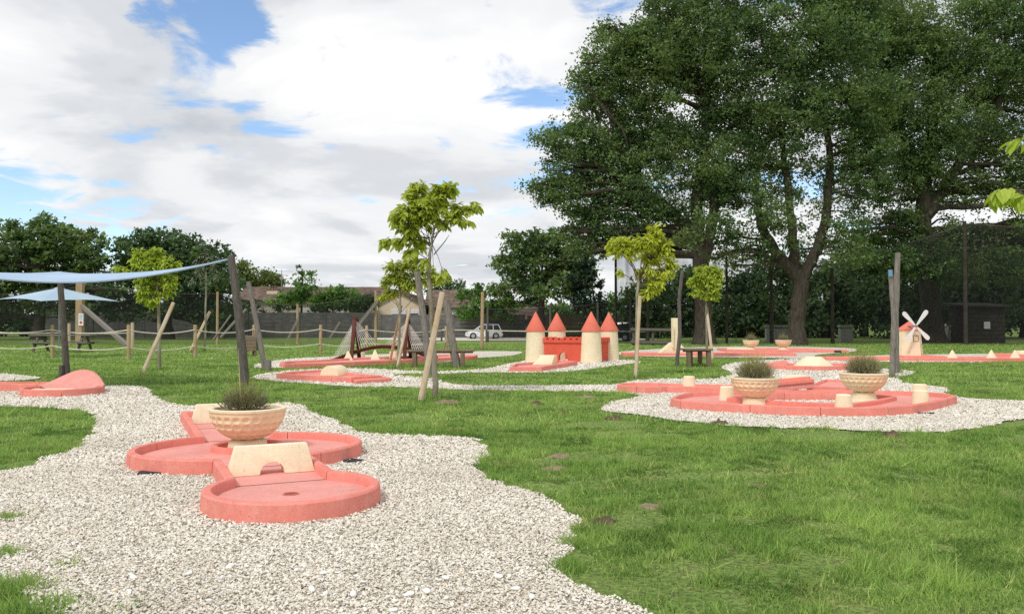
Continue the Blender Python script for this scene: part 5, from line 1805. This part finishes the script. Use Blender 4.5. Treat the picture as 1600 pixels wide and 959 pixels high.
big_tree('willow_tree', 'pale willowy tree behind the chimney house', 104.0, [(395, 520, .3), (395, 460, .2)],
         [(378, 425, 22, 18), (402, 432, 28, 18), (428, 442, 22, 12), (385, 448, 24, 16), (415, 450, 26, 10)], leaf=.34, cov=2.6, mat='leaf_willow', seed=33, cl_r=.8)
big_tree('slender_tree', 'slender green shrub tree rising above the long house roof', 84.0, [(472, 530, .14), (472, 470, .10), (473, 425, .05)],
         [(468, 428, 7, 10, 0, .9), (482, 430, 9, 12, 0, 1.0), (472, 442, 12, 10, 0, 1.0), (470, 458, 22, 18), (446, 468, 20, 18, 0, 1.3), (490, 466, 18, 18), (430, 476, 14, 12, 0, 1.0)], leaf=.30, cov=2.6, mat='leaf_mid', seed=34, cl_r=.5)
big_tree('green_bush', 'rounded bright green bush above the plank wall', 83.5, [(520, 530, .12), (520, 490, .08)],
         [(512, 470, 24, 20), (538, 468, 22, 18), (525, 457, 18, 10), (556, 476, 18, 16), (498, 480, 14, 14)], leaf=.30, cov=3.0, mat='leaf_mid', seed=35, cl_r=.55, cat='bush')
big_tree('dark_bush', 'dark ivy mass at the end of the long house', 84.0, [(578, 530, .12), (578, 490, .08)],
         [(570, 482, 14, 18), (574, 468, 12, 10), (560, 490, 14, 14)], leaf=.30, cov=3.0, mat='leaf_dark', seed=36, cl_r=.5, cat='bush')
big_tree('bay_tree', 'dark green tree tip behind the gabled house', 106.0, [(700, 520, .2), (700, 470, .15)],
         [(690, 446, 20, 12), (712, 450, 14, 9), (676, 452, 12, 8)], leaf=.36, cov=2.8, mat='leaf_dark', seed=37, cl_r=.7)
big_tree('light_bush', 'loose pale green bushes left of the round dark tree', 78.0, [(752, 530, .14), (752, 480, .1)],
         [(738, 458, 15, 14), (765, 462, 20, 18), (788, 470, 20, 18), (745, 480, 20, 20), (775, 490, 26, 16), (730, 492, 14, 16), (722, 470, 8, 20, 0, .9)], leaf=.30, cov=2.6, mat='leaf_mid', seed=38, cl_r=.5, cat='bush')
big_tree('round_tree', 'round dark green tree behind the castle', 76.0, [(845, 530, .4), (846, 480, .32), (846, 430, .22)],
         [(820, 385, 34, 26), (855, 380, 34, 22), (800, 420, 26, 28), (845, 415, 44, 34), (885, 400, 30, 30), (820, 455, 44, 22), (870, 450, 40, 26), (900, 435, 24, 26), (910, 410, 18, 20, 0, .8)], leaf=.34, cov=2.8, mat='leaf_oak', seed=39, cl_r=.6, per=30, sat=3)
big_tree('conifer', 'dark drooping conifer right of the round tree', 74.0, [(915, 530, .2), (915, 440, .12), (915, 385, .04)],
         [(915, 392, 8, 12), (916, 412, 14, 12), (918, 432, 20, 11), (918, 450, 26, 11), (920, 468, 30, 12), (916, 486, 30, 14)], leaf=.34, cov=3.0, mat='leaf_conifer', seed=40, cl_r=.5, up=-.5)
big_tree('far_hedge', 'low green hedge beyond the dark parked car', 98.0, [(945, 522, .12), (945, 490, .08)],
         [(870, 488, 28, 14), (915, 484, 30, 14), (955, 478, 24, 14), (990, 470, 28, 18), (950, 492, 40, 14), (1000, 490, 30, 18), (820, 492, 30, 10), (985, 450, 10, 8, 0, .8)], leaf=.42, cov=3.0, mat='leaf_mid', seed=41, cl_r=.8, cat='hedge')


for k, (x0, Y, yt, lb) in enumerate(((-20, 86, 482, 'dark hedge bush behind the left end of the plank wall'), (70, 87, 484, 'dark hedge bush behind the parasol post'), (150, 86, 480, 'dark hedge bush behind the wide notice post'), (225, 87, 482, 'dark hedge bush behind the bright lime tree'),
                                     (300, 86, 480, 'dark hedge bush behind the thin olive tree'), (365, 87, 486, 'dark hedge bush left of the chimney house'))):
    big_tree('hedge_bush', lb, Y, [(x0, 505 + 1792 / Y, .15), (x0, 500, .1)], [(x0 - 22, yt + 12, 28, 24, 0), (x0 + 20, yt + 10, 30, 24, 0), (x0, yt + 26, 46, 20, 0)], leaf=.45, cov=2.8, mat='leaf_dark', seed=160 + k, group='hedge behind the left wall', cl_r=.8, per=30, cat='bush')
for k, (x0, Y, yt, lb) in enumerate(((700, 112, 478, 'dark bush behind the rear house'), (790, 100, 478, 'dark bush behind the barn'), (850, 104, 480, 'dark bush behind the castle towers'))):
    big_tree('hedge_bush', lb, Y, [(x0, 505 + 1792 / Y, .15), (x0, 500, .1)], [(x0 - 26, yt + 14, 32, 22, 0), (x0 + 24, yt + 12, 34, 22, 0)], leaf=.5, cov=2.6, mat='leaf_dark', seed=170 + k, group='bushes beyond the houses', cl_r=.8, per=30, cat='bush')


# ---- young staked trees
def pointed_leaf_mesh(tint, mat, L_=1.0, W_=.36):
    me = bpy.data.meshes.new('leaf')
    vs = [(0, 0, 0), (.32 * L_, W_ * .46, -.03 * L_ + .03), (.70 * L_, W_ * .36, -.12 * L_ + .03), (L_, 0, -.26 * L_), (.70 * L_, -W_ * .36, -.12 * L_ + .03), (.32 * L_, -W_ * .46, -.03 * L_ + .03), (.35 * L_, 0, -.03 * L_), (.7 * L_, 0, -.13 * L_)]
    fs = [(0, 6, 1), (6, 7, 2, 1), (7, 3, 2), (0, 5, 6), (6, 5, 4, 7), (7, 4, 3)]
    me.from_pydata(vs, [], fs)
    a = me.attributes.new('tint', 'FLOAT', 'POINT')
    a.data.foreach_set('value', [tint] * 8)
    me.materials.append(MATS[mat])
    return me


LEAF_V = np.array([(0, 0, 0), (.32, .165, 0), (.70, .13, -.09), (1, 0, -.26), (.70, -.13, -.09), (.32, -.165, 0), (.35, 0, -.03), (.7, 0, -.13)])
LEAF_F = np.array([(0, 6, 1, 1), (6, 7, 2, 1), (7, 3, 2, 2), (0, 5, 6, 6), (6, 5, 4, 7), (7, 4, 3, 3)])
LEAF_T = np.array([(0, 6, 1), (6, 7, 2), (6, 2, 1), (7, 3, 2), (0, 5, 6), (6, 5, 4), (6, 4, 7), (7, 4, 3)])


def young_tree(name, label, Y, trunk, lobes, leaf, mat, seed, n_scale=1.0, singles=0, bark='bark_young', droop=.55, base=None, group='young staked trees', bare=(), wid=1.0):
    g = np.random.default_rng(seed)
    R = random.Random(seed)
    tp = [D(x, y, Y) for x, y, _ in trunk]
    if base is None:
        tp[0].z = -.03
    r = thing(name, label, 'tree', (tp[0].x, tp[0].y, 0 if base is None else tp[0].z), group)
    mb = MB()
    fine, rad = [], []
    for i in range(len(tp) - 1):
        for j in range(5):
            t = j / 5
            fine.append(tp[i].lerp(tp[i + 1], t) + Vector((R.uniform(-1, 1), R.uniform(-1, 1), 0)) * trunk[0][2] * .12)
            rad.append(trunk[i][2] + (trunk[i + 1][2] - trunk[i][2]) * t)
    fine.append(tp[-1])
    rad.append(trunk[-1][2])
    mb.tube(fine, rad, 9, wob=.08)
    mb.build('trunk', bark, r, smooth=True)
    mb = MB()
    fork = tp[-1]
    P_, Dr, Sz = [], [], []
    k = Y / 1280
    for lb in lobes:
        x, y, rxp, ryp = lb[:4]
        ryp = ryp * 1.45
        cv = lb[4] if len(lb) > 4 else 1.0
        c = D(x, y, Y + R.uniform(-.7, .7) * rxp * k)
        st = fine[-1 - R.randrange(0, 5)] if c.z > fork.z else fine[-1 - R.randrange(3, 8)]
        mid = st.lerp(c, .5) + Vector((0, 0, .10 * (c - st).length))
        mb.tube([st, st.lerp(mid, .6), mid, c], [trunk[-1][2] * .5, trunk[-1][2] * .42, trunk[-1][2] * .3, .004], 5, cap=False)
        # sprays: twigs carrying opposite leaves
        ns = max(2, int(cv * n_scale * rxp * ryp * k * k / (leaf * leaf) * .9))
        for s_ in range(ns):
            dd = Vector((g.normal(), g.normal(), g.normal() * 1.0 + .1)).normalized()
            e = c + Vector((dd.x * rxp * k, dd.y * rxp * k, dd.z * ryp * k)) * (.55 + .45 * R.random())
            b_ = c.lerp(mid, R.uniform(0, .5))
            mb.tube([b_, b_.lerp(e, .5) + Vector((0, 0, .03)), e], [.006 * Y / 15, .004 * Y / 15, .002 * Y / 15], 4, cap=False)
            nl_ = R.randrange(5, 9)
            for q in range(nl_):
                t = .35 + .65 * q / (nl_ - 1)
                p = b_.lerp(e, t) + Vector((0, 0, .03 * math.sin(t * 3.14)))
                sd = 1 if q % 2 else -1
                tw = (e - b_).normalized()
                sdv = tw.cross(Vector((0, 0, 1)))
                if sdv.length < .05:
                    sdv = Vector((1, 0, 0))
                dirv = (sdv.normalized() * sd * R.uniform(.5, 1.0) + tw * R.uniform(.2, .9) + Vector((0, 0, -droop * R.uniform(.1, 1.7))))
                P_.append(p)
                Dr.append(dirv.normalized())
                Sz.append(leaf * R.uniform(.65, 1.2))
    for b0, b1 in bare:
        a_, c_ = D(*b0, Y), D(*b1, Y)
        mb.tube([a_, a_.lerp(c_, .6) + Vector((.03, 0, .02)), c_], [.012, .009, .004], 5)
    mb.build('branches', 'twig' if bark == 'bark_young' else bark, r, smooth=True)
    P_ = np.array([tuple(p) for p in P_])
    X_ = np.array([tuple(p) for p in Dr])
    Sz = np.array(Sz)
    upv = np.array([0, 0, 1.0]) + g.normal(0, .35, X_.shape)
    Yv = unit(np.cross(upv, X_))
    Zv = np.cross(X_, Yv)
    tn = np.clip(g.normal(.5, .25, len(P_)), 0, 1)
    order = np.argsort(P_[:, 1])
    one, rest = order[:singles], order[singles:]
    if singles:
        vari = [pointed_leaf_mesh(t, mat, 1.0, .36 * wid) for t in (.15, .4, .6, .9)]
        from mathutils import Matrix
        o0 = np.array(wloc(r))
        for i in one:
            o = bpy.data.objects.new('leaf', vari[int(tn[i] * 3.99)])
            M = Matrix.Identity(4)
            for a in range(3):
                M[a][0], M[a][1], M[a][2], M[a][3] = X_[i][a] * Sz[i], Yv[i][a] * Sz[i], Zv[i][a] * Sz[i], P_[i][a] - o0[a]
            o.parent = r
            o.matrix_local = M
            C.objects.link(o)
    if len(rest):
        LV = LEAF_V * np.array([1, wid, 1])
        v = (P_[rest][:, None, :] + (X_[rest][:, None, :] * LV[None, :, :1] + Yv[rest][:, None, :] * LV[None, :, 1:2] + Zv[rest][:, None, :] * LV[None, :, 2:3]) * Sz[rest][:, None, None]).reshape(-1, 3)
        f = (LEAF_T[None] + 8 * np.arange(len(rest))[:, None, None]).reshape(-1, 3)
        np_mesh('crown', v, f, mat, np.repeat(tn[rest], 8), r)['kind'] = 'stuff'
    return r, len(P_)


young_tree('young_tree', 'tallest young tree, staked, drooping yellow-green leaves, in the centre', 15.3,
           [(681, 623, .060), (679, 560, .052), (675, 500, .046), (672, 450, .042), (670, 425, .040), (672, 395, .028), (678, 360, .018)],
           [(655, 291, 14, 9), (690, 300, 20, 14), (704, 294, 14, 11), (648, 308, 22, 12), (636, 332, 26, 13), (674, 322, 28, 16), (712, 330, 22, 11), (738, 326, 15, 8), (726, 345, 18, 6), (638, 357, 24, 12), (607, 379, 14, 6), (624, 378, 14, 6),
            (650, 375, 20, 11, .8), (664, 345, 24, 14, .8), (643, 394, 16, 5), (692, 348, 14, 9, .7), (678, 433, 11, 5), (694, 431, 8, 5), (664, 408, 12, 6, .8), (620, 342, 12, 9)], .165, 'leaf_young', 71, 16.0, 300, bare=(((678, 398), (702, 367)),), wid=1.25)
young_tree('young_tree', 'young yellow-green tree with stakes behind the cable bridge', 27.2, [(622, 572, .05), (624, 520, .045), (625, 470, .04), (624, 440, .022)],
           [(615, 415, 16, 8), (638, 412, 18, 9), (625, 432, 26, 10), (655, 425, 14, 8), (605, 440, 12, 7), (640, 445, 22, 9), (612, 458, 16, 6), (598, 464, 9, 5), (660, 440, 14, 8), (676, 426, 10, 8), (684, 440, 8, 6)], .17, 'leaf_young', 72, 17.0)
young_tree('young_tree', 'bright lime young tree behind the shade sail', 24.4, [(249, 579, .055), (249, 520, .05), (247, 470, .042), (245, 440, .03)],
           [(215, 400, 14, 10), (245, 395, 16, 8), (232, 412, 28, 10), (262, 412, 18, 10), (188, 421, 12, 6), (275, 413, 9, 5), (240, 432, 32, 12), (265, 438, 14, 10), (225, 452, 16, 9), (255, 455, 18, 9), (238, 470, 14, 6), (225, 468, 8, 5), (200, 426, 12, 6)], .16, 'leaf_lime', 73, 17.0)
young_tree('olive_tree', 'thin pale grey-leaved young tree with sparse crown', 40.3, [(320, 549, .055), (321, 500, .05), (322, 452, .04), (322, 425, .02)],
           [(310, 420, 12, 16, .5), (330, 418, 14, 16, .5), (322, 400, 14, 12, .4), (305, 440, 8, 6, .7), (338, 437, 9, 5, .7), (320, 440, 10, 8, .5)], .26, 'leaf_olive', 74, 6.0, wid=.6)
young_tree('young_tree', 'lemon-green young tree right of the castle', 21.4, [(994, 589, .048), (995, 520, .045), (996, 460, .042), (998, 430, .03)],
           [(970, 378, 22, 9), (1025, 362, 16, 10), (1008, 378, 24, 10), (1038, 385, 14, 12), (975, 395, 22, 9, .8), (1018, 402, 26, 11), (1046, 405, 10, 10), (1008, 425, 18, 8, .6), (1040, 425, 16, 8), (1055, 415, 7, 8), (968, 425, 9, 5, .6), (1020, 448, 14, 8), (1012, 458, 12, 6), (955, 386, 10, 7), (1030, 438, 12, 8)], .155, 'leaf_lemon', 75, 15.0)
young_tree('young_tree', 'small lime young tree in front of the oak trunk', 32.0, [(1105, 561, .05), (1104, 510, .045), (1103, 460, .035)],
           [(1092, 425, 12, 8), (1112, 422, 14, 8), (1124, 432, 9, 8), (1085, 440, 12, 7), (1105, 440, 20, 8), (1118, 450, 13, 7), (1088, 456, 12, 6), (1106, 462, 12, 5), (1120, 462, 6, 5)], .17, 'leaf_lime', 76, 18.0)
# near tree standing just outside the right of the frame, a branch of it reaching in
NY = 5.2
young_tree('near_young_tree', 'large bright yellow-green leaves of a near branch reaching in from the right edge', NY, [(1790, 880, .05), (1785, 600, .045), (1780, 380, .038), (1770, 250, .02)],
           [(1600, 222, 18, 10, .7), (1640, 215, 28, 16, .6), (1590, 300, 26, 9, .6), (1558, 300, 14, 5, .6), (1640, 300, 30, 18, .6), (1720, 200, 50, 50, .4), (1740, 320, 50, 40, .4), (1700, 120, 60, 40, .4)], .125, 'leaf_lime', 77, 1.0, 300, droop=.8, group=None, wid=1.35)


# ------------------------------------------------------------------ soil mounds, grass, pebbles
MOUNDS = [((1020, 792), .26, 'soil_pale', 'flat dry earth mound in the lawn in front of the loop lane'), ((943, 816), .20, 'soil', 'dark brown earth clod at the edge of the foreground gravel'),
          ((958, 655), .32, 'soil', 'earth mound at the left tip of the loop lane gravel'), ((1125, 663), .34, 'soil', 'brown earth mound at the gravel in front of the loop lane'),
          ((875, 713), .30, 'soil_pale', 'flat pale bare patch in the lawn left of the loop lane'), ((868, 733), .30, 'soil_pale', 'second pale bare patch in the lawn nearer the viewer'),
          ((700, 629), .55, 'soil_pale', 'bare pale earth around the foot of the staked tree'), ((838, 632), .30, 'soil', 'small dark mound left of the lemon-green tree'), ((915, 621), .42, 'soil_pale', 'pale bare earth patch left of the loop lane gravel'), ((880, 646), .26, 'soil', 'small dark earth mound in the middle of the lawn'), ((1395, 682), .30, 'soil', 'dark earth patch by the gravel in front of the paired bollards'), ((1500, 712), .16, 'soil_pale', 'tiny pale clod in the right-hand lawn')]
MC = []
for (px, s_, mt, lb) in MOUNDS:
    s_ *= .78
    c = G(*px)
    MC.append((c.x, c.y, s_))
    vs, fs = [Vector((c.x, c.y, .05 * s_ / .25 * (1.0 if mt == 'soil' else .45)))], []
    nA, nR = 34, 9
    for j in range(1, nR + 1):
        for i in range(nA):
            a = 6.2832 * i / nA
            rr = s_ * .62 * j / nR * (1 + .35 * mnoise.noise(Vector((math.cos(a) * 1.3 + c.x * 3, math.sin(a) * 1.3 + c.y, j * .1))))
            h_ = .05 * s_ / .25 * (1.0 if mt == 'soil' else .45) * (1 - (j / nR) ** 2)
            x_, y_ = c.x + math.cos(a) * rr, c.y + math.sin(a) * rr * .8
            vs.append(Vector((x_, y_, h_ * (1 + 1.3 * mnoise.noise(Vector((x_ * 17, y_ * 17, 2)))) + (.004 if j < nR else -.006))))
    fs += [(0, 1 + i, 1 + (i + 1) % nA) for i in range(nA)]
    fs += [(1 + (j - 1) * nA + i, 1 + j * nA + i, 1 + j * nA + (i + 1) % nA, 1 + (j - 1) * nA + (i + 1) % nA) for j in range(1, nR) for i in range(nA)]
    tag(MB().add(vs, fs).build('soil_mound', mt, origin=(c.x, c.y, 0), smooth=True), lb, 'soil mound', 'bare earth spots in the lawn')


def fnoise(x, y, s, seed):
    """Cheap smooth noise from sines, about -1..1."""
    g = np.random.default_rng(seed)
    r = np.zeros_like(x)
    for k in range(7):
        a = g.uniform(0, 6.28)
        f = s * g.uniform(.5, 2.2)
        r += np.sin((x * math.cos(a) + y * math.sin(a)) * f + g.uniform(0, 6.28)) / 7 ** .5 * .8
    return r


def scatter(y0, y1, dens, slope=.70, pad=1.2):
    area = slope * (y1 ** 2 - y0 ** 2) + 2 * pad * (y1 - y0)
    n = int(area * dens)
    # uniform over the trapezoid
    y = np.sqrt(nr.uniform(0, 1, int(n * 1.3)) * (y1 ** 2 - y0 ** 2) + y0 ** 2)[:n]
    x = nr.uniform(-1, 1, len(y)) * (slope * y + pad)
    return x, y


def blades(x, y, h, w, lean=.8):
    n = len(x)
    a = nr.uniform(0, 2 * np.pi, n)
    b = nr.uniform(0, 2 * np.pi, n)
    le = np.abs(nr.normal(0, lean, n)) * h
    px, py = np.cos(a) * w / 2, np.sin(a) * w / 2
    z = np.zeros(n)
    v = np.stack([np.stack([x - px, y - py, z], 1), np.stack([x + px, y + py, z], 1), np.stack([x + np.cos(b) * le, y + np.sin(b) * le, h], 1)], 1)
    return v.reshape(-1, 3)


allv, allt = [], []
for (y0, y1, dens, hh, ww) in ((3.2, 6.5, 9500, .052, .0070), (6.5, 11, 4800, .054, .0095), (11, 18, 1900, .056, .0150), (18, 32, 560, .06, .027), (32, 56, 110, .055, .055)):
    x, y = scatter(y0, y1, dens)
    jx, jy = x + .06 * fnoise(x, y, 16, 3), y + .06 * fnoise(x, y, 16, 4)
    keep = ~in_gravel(jx, jy)
    for cx_, cy_, s_ in MC:
        keep &= ((x - cx_) ** 2 + ((y - cy_) / .8) ** 2 > (s_ * .42 * (1 + .3 * fnoise(x, y, 9, 77))) ** 2) | (nr.uniform(0, 1, len(x)) < .16)
    thin = fnoise(x, y, 2.4, 8) + .5 * fnoise(x, y, 7, 9)
    keep &= nr.uniform(0, 1, len(x)) < np.clip(1.1 - 1.5 * np.clip(thin - .2, 0, 1) - 1.3 * np.clip(fnoise(x, y, 17, 31) - .1, 0, 1), .04, 1)
    x, y, thin = x[keep], y[keep], thin[keep]
    tuft = np.clip(.5 + .5 * fnoise(x, y, 4.5, 12), 0, 1) * .7 + np.clip(fnoise(x, y, 15, 13), 0, 1) * .6
    h = hh * nr.uniform(.3, 1.2, len(x)) * (.35 + 1.0 * tuft)
    coarse = (fnoise(x, y, 10, 51) + .7 * fnoise(x, y, 27, 52)) > 1.05
    h *= np.where(coarse, 1.9, 1.0) * np.where(nr.uniform(0, 1, len(x)) < .05, 1.6, 1.0)
    t = np.clip(nr.normal(.36, .30, len(x)) + .28 * tuft - .12 * np.clip(thin, -1, 1), 0, .93)
    t = np.clip(t + np.where(coarse, .18, 0), 0, .93)
    t[nr.uniform(0, 1, len(x)) < .02 + .10 * np.clip(thin, 0, 1)] = 1.0
    clover = fnoise(x, y, 3.2, 41) + .6 * fnoise(x, y, 8, 42) > .75
    h = np.where(clover, h * .55, h)
    t = np.where(clover, t * .45, t)
    allv.append(blades(x, y, h, np.where(clover, 2.0, 1.0) * ww * nr.uniform(.6, 1.3, len(x))))
    allt.append(np.repeat(t, 3))
# weeds straying into the foreground gravel
for (px, py, nbl, sp_, hh) in ((105, 885, 70, .06, .06), (150, 900, 24, .08, .05), (15, 925, 700, .14, .08), (70, 955, 500, .13, .07), (190, 955, 60, .12, .06), (6, 812, 420, .09, .06), (4, 868, 420, .09, .06), (330, 955, 20, .3, .05), (895, 852, 220, .07, .08), (888, 890, 260, .09, .08), (250, 935, 16, .2, .05), (760, 715, 200, .25, .05), (335, 632, 200, .5, .05)):
    c = G(px, py)
    x, y = nr.normal(c.x, sp_ * .6, nbl), nr.normal(c.y, sp_ * .6, nbl)
    allv.append(blades(x, y, hh * nr.uniform(.4, 1.2, nbl), .008 * nr.uniform(.6, 1.4, nbl), .8))
    allt.append(np.repeat(np.clip(nr.normal(.5, .2, nbl), 0, .9), 3))
# longer grass round feet of poles, stakes and trunks
feet = [o.location for o in C.objects if o.parent is None and o.name.split('.')[0] in ('timber_pole', 'tree_stake', 'young_tree', 'olive_tree', 'oak_tree', 'wooden_bench', 'wooden_table')]
for p in feet:
    if p.y > 60:
        continue
    k = 1 + p.y / 14
    nb_ = 130
    a, d_ = nr.uniform(0, 6.28, nb_), np.abs(nr.normal(.12, .10, nb_)) * k ** .5
    allv.append(blades(p.x + np.cos(a) * d_, p.y + np.sin(a) * d_, .11 * nr.uniform(.3, 1.2, nb_) * k ** .4, .007 * k * nr.uniform(.6, 1.3, nb_), .6))
    allt.append(np.repeat(np.clip(nr.normal(.4, .2, nb_), 0, .9), 3))
v = np.concatenate(allv)
tag(np_mesh('grass', v, np.arange(len(v)).reshape(-1, 3), 'grass_blade', np.concatenate(allt)), 'short green grass of the lawn', 'grass', None, 'stuff')

# pebbles lying on the gravel
PV = []
for k in range(6):      # six irregular low stones of 8 vertices
    g = np.random.default_rng(100 + k)
    a = np.arange(5) * 2 * np.pi / 5 + g.uniform(-.3, .3, 5)
    ring = np.stack([np.cos(a) * g.uniform(.75, 1.15, 5), np.sin(a) * g.uniform(.55, .95, 5), g.uniform(-.1, .25, 5)], 1)
    PV.append(np.concatenate([ring, [[g.uniform(-.35, .1), g.uniform(-.3, .3), g.uniform(.45, .7)], [g.uniform(.1, .45), g.uniform(-.3, .3), g.uniform(.35, .65)]]]))
PF = np.array([(0, 1, 6), (1, 5, 6), (1, 2, 5), (2, 3, 5), (3, 4, 5), (4, 6, 5), (4, 0, 6)])
SV = []
for k in range(6):      # simpler stones for farther off
    g = np.random.default_rng(120 + k)
    a = np.arange(4) * 2 * np.pi / 4 + g.uniform(-.35, .35, 4)
    SV.append(np.concatenate([np.stack([np.cos(a) * g.uniform(.8, 1.15, 4), np.sin(a) * g.uniform(.6, .95, 4), g.uniform(-.15, .2, 4)], 1), [[g.uniform(-.3, .3), g.uniform(-.3, .3), g.uniform(.5, .75)]]]))
SF = np.array([(0, 1, 4), (1, 2, 4), (2, 3, 4), (3, 0, 4)])
allv, allf, allt = [], [], []
off = 0
for (y0, y1, dens, sz) in ((3.2, 5.2, 8600, .0073), (5.2, 8.0, 5300, .0087), (8.0, 12, 2700, .0112), (12, 19, 1150, .0150), (19, 33, 260, .023)):
    x, y = scatter(y0, y1, dens)
    jx, jy = x + .05 * fnoise(x, y, 16, 3), y + .05 * fnoise(x, y, 16, 4)
    keep = in_gravel(jx, jy)
    # not under the slab of the near lane
    sx_, sy_ = x - AC.x, y - AC.y
    s1, s2 = sx_ * AX.x + sy_ * AX.y, sx_ * AL.x + sy_ * AL.y
    keep &= ~((sx_ ** 2 + sy_ ** 2 < .64 ** 2) | ((s1 > 0) & (s1 < 6.0) & (np.abs(s2) < .42)) | (((s1 - 2.37) / .93) ** 2 + (s2 / 1.13) ** 2 < 1))
    x, y = x[keep], y[keep]
    n = len(x)
    kind = nr.integers(0, 6, n)
    small = y0 >= 5.2
    PVa = np.array(SV if small else PV)[kind]
    nv, fc = (5, SF) if small else (7, PF)
    a = nr.uniform(0, 2 * np.pi, n)
    s_ = sz * np.exp(np.clip(nr.normal(0, .34, n), -.8, .62))
    ca, sa_ = np.cos(a), np.sin(a)
    tl = nr.normal(0, .35, n)
    vx = (PVa[:, :, 0] * ca[:, None] - PVa[:, :, 1] * sa_[:, None]) * s_[:, None] + x[:, None]
    vy = (PVa[:, :, 0] * sa_[:, None] + PVa[:, :, 1] * ca[:, None]) * s_[:, None] + y[:, None]
    vz = (PVa[:, :, 2] * nr.uniform(.8, 1.6, n)[:, None] + PVa[:, :, 0] * tl[:, None]) * s_[:, None] + nr.uniform(.008, .022, n)[:, None]
    allv.append(np.stack([vx, vy, vz], 2).reshape(-1, 3))
    allf.append((fc[None] + off + nv * np.arange(n)[:, None, None]).reshape(-1, 3))
    off += nv * n
    allt.append(np.repeat(nr.uniform(0, 1, n), nv))
tag(np_mesh('gravel_stones', np.concatenate(allv), np.concatenate(allf), 'pebble', np.concatenate(allt)), 'loose pale gravel stones', 'gravel', None, 'stuff')
# larger white stones one can pick out, parts of the gravel bed
bed = bpy.data.objects['gravel_bed']
mat_plain('white_stone', (0.86, 0.85, 0.81), 0.7, 0.1, 20)
sm = None
for (px, py) in ((495, 928), (505, 940), (560, 905), (572, 915), (398, 892), (460, 893), (640, 936), (705, 940), (812, 925), (835, 938), (620, 958), (660, 930), (352, 912), (330, 945), (210, 908), (100, 880), (700, 905), (576, 958), (780, 905), (295, 905), (360, 890), (505, 905), (425, 950), (735, 955), (545, 935), (900, 945)):
    p = G(px + rnd.uniform(-8, 8), py + rnd.uniform(-5, 5))
    if sm is None:
        m = MB()
        g = np.random.default_rng(9)
        rings = []
        for j, (rr, z) in enumerate(((.75, -.2), (1.0, .1), (.8, .42), (.4, .6))):
            rings += [Vector((math.cos(i * .785) * rr * g.uniform(.8, 1.2), math.sin(i * .785) * rr * .7 * g.uniform(.8, 1.2), z + g.uniform(-.06, .06))) for i in range(8)]
        m.add(rings, [(j * 8 + i, j * 8 + (i + 1) % 8, j * 8 + 8 + (i + 1) % 8, j * 8 + 8 + i) for j in range(3) for i in range(8)] + [tuple(range(24, 32))])
        o = m.build('stone', 'white_stone')
        sm = o
    else:
        o = sm.copy()
        C.objects.link(o)
    o.parent = bed
    s_ = rnd.uniform(.014, .03)
    o.scale = (s_, s_ * rnd.uniform(.7, 1.1), s_ * rnd.uniform(.6, .9))
    o.rotation_euler = (rnd.uniform(-.3, .3), rnd.uniform(-.3, .3), rnd.uniform(0, 6.28))
    o.location = (p.x, p.y, .026)
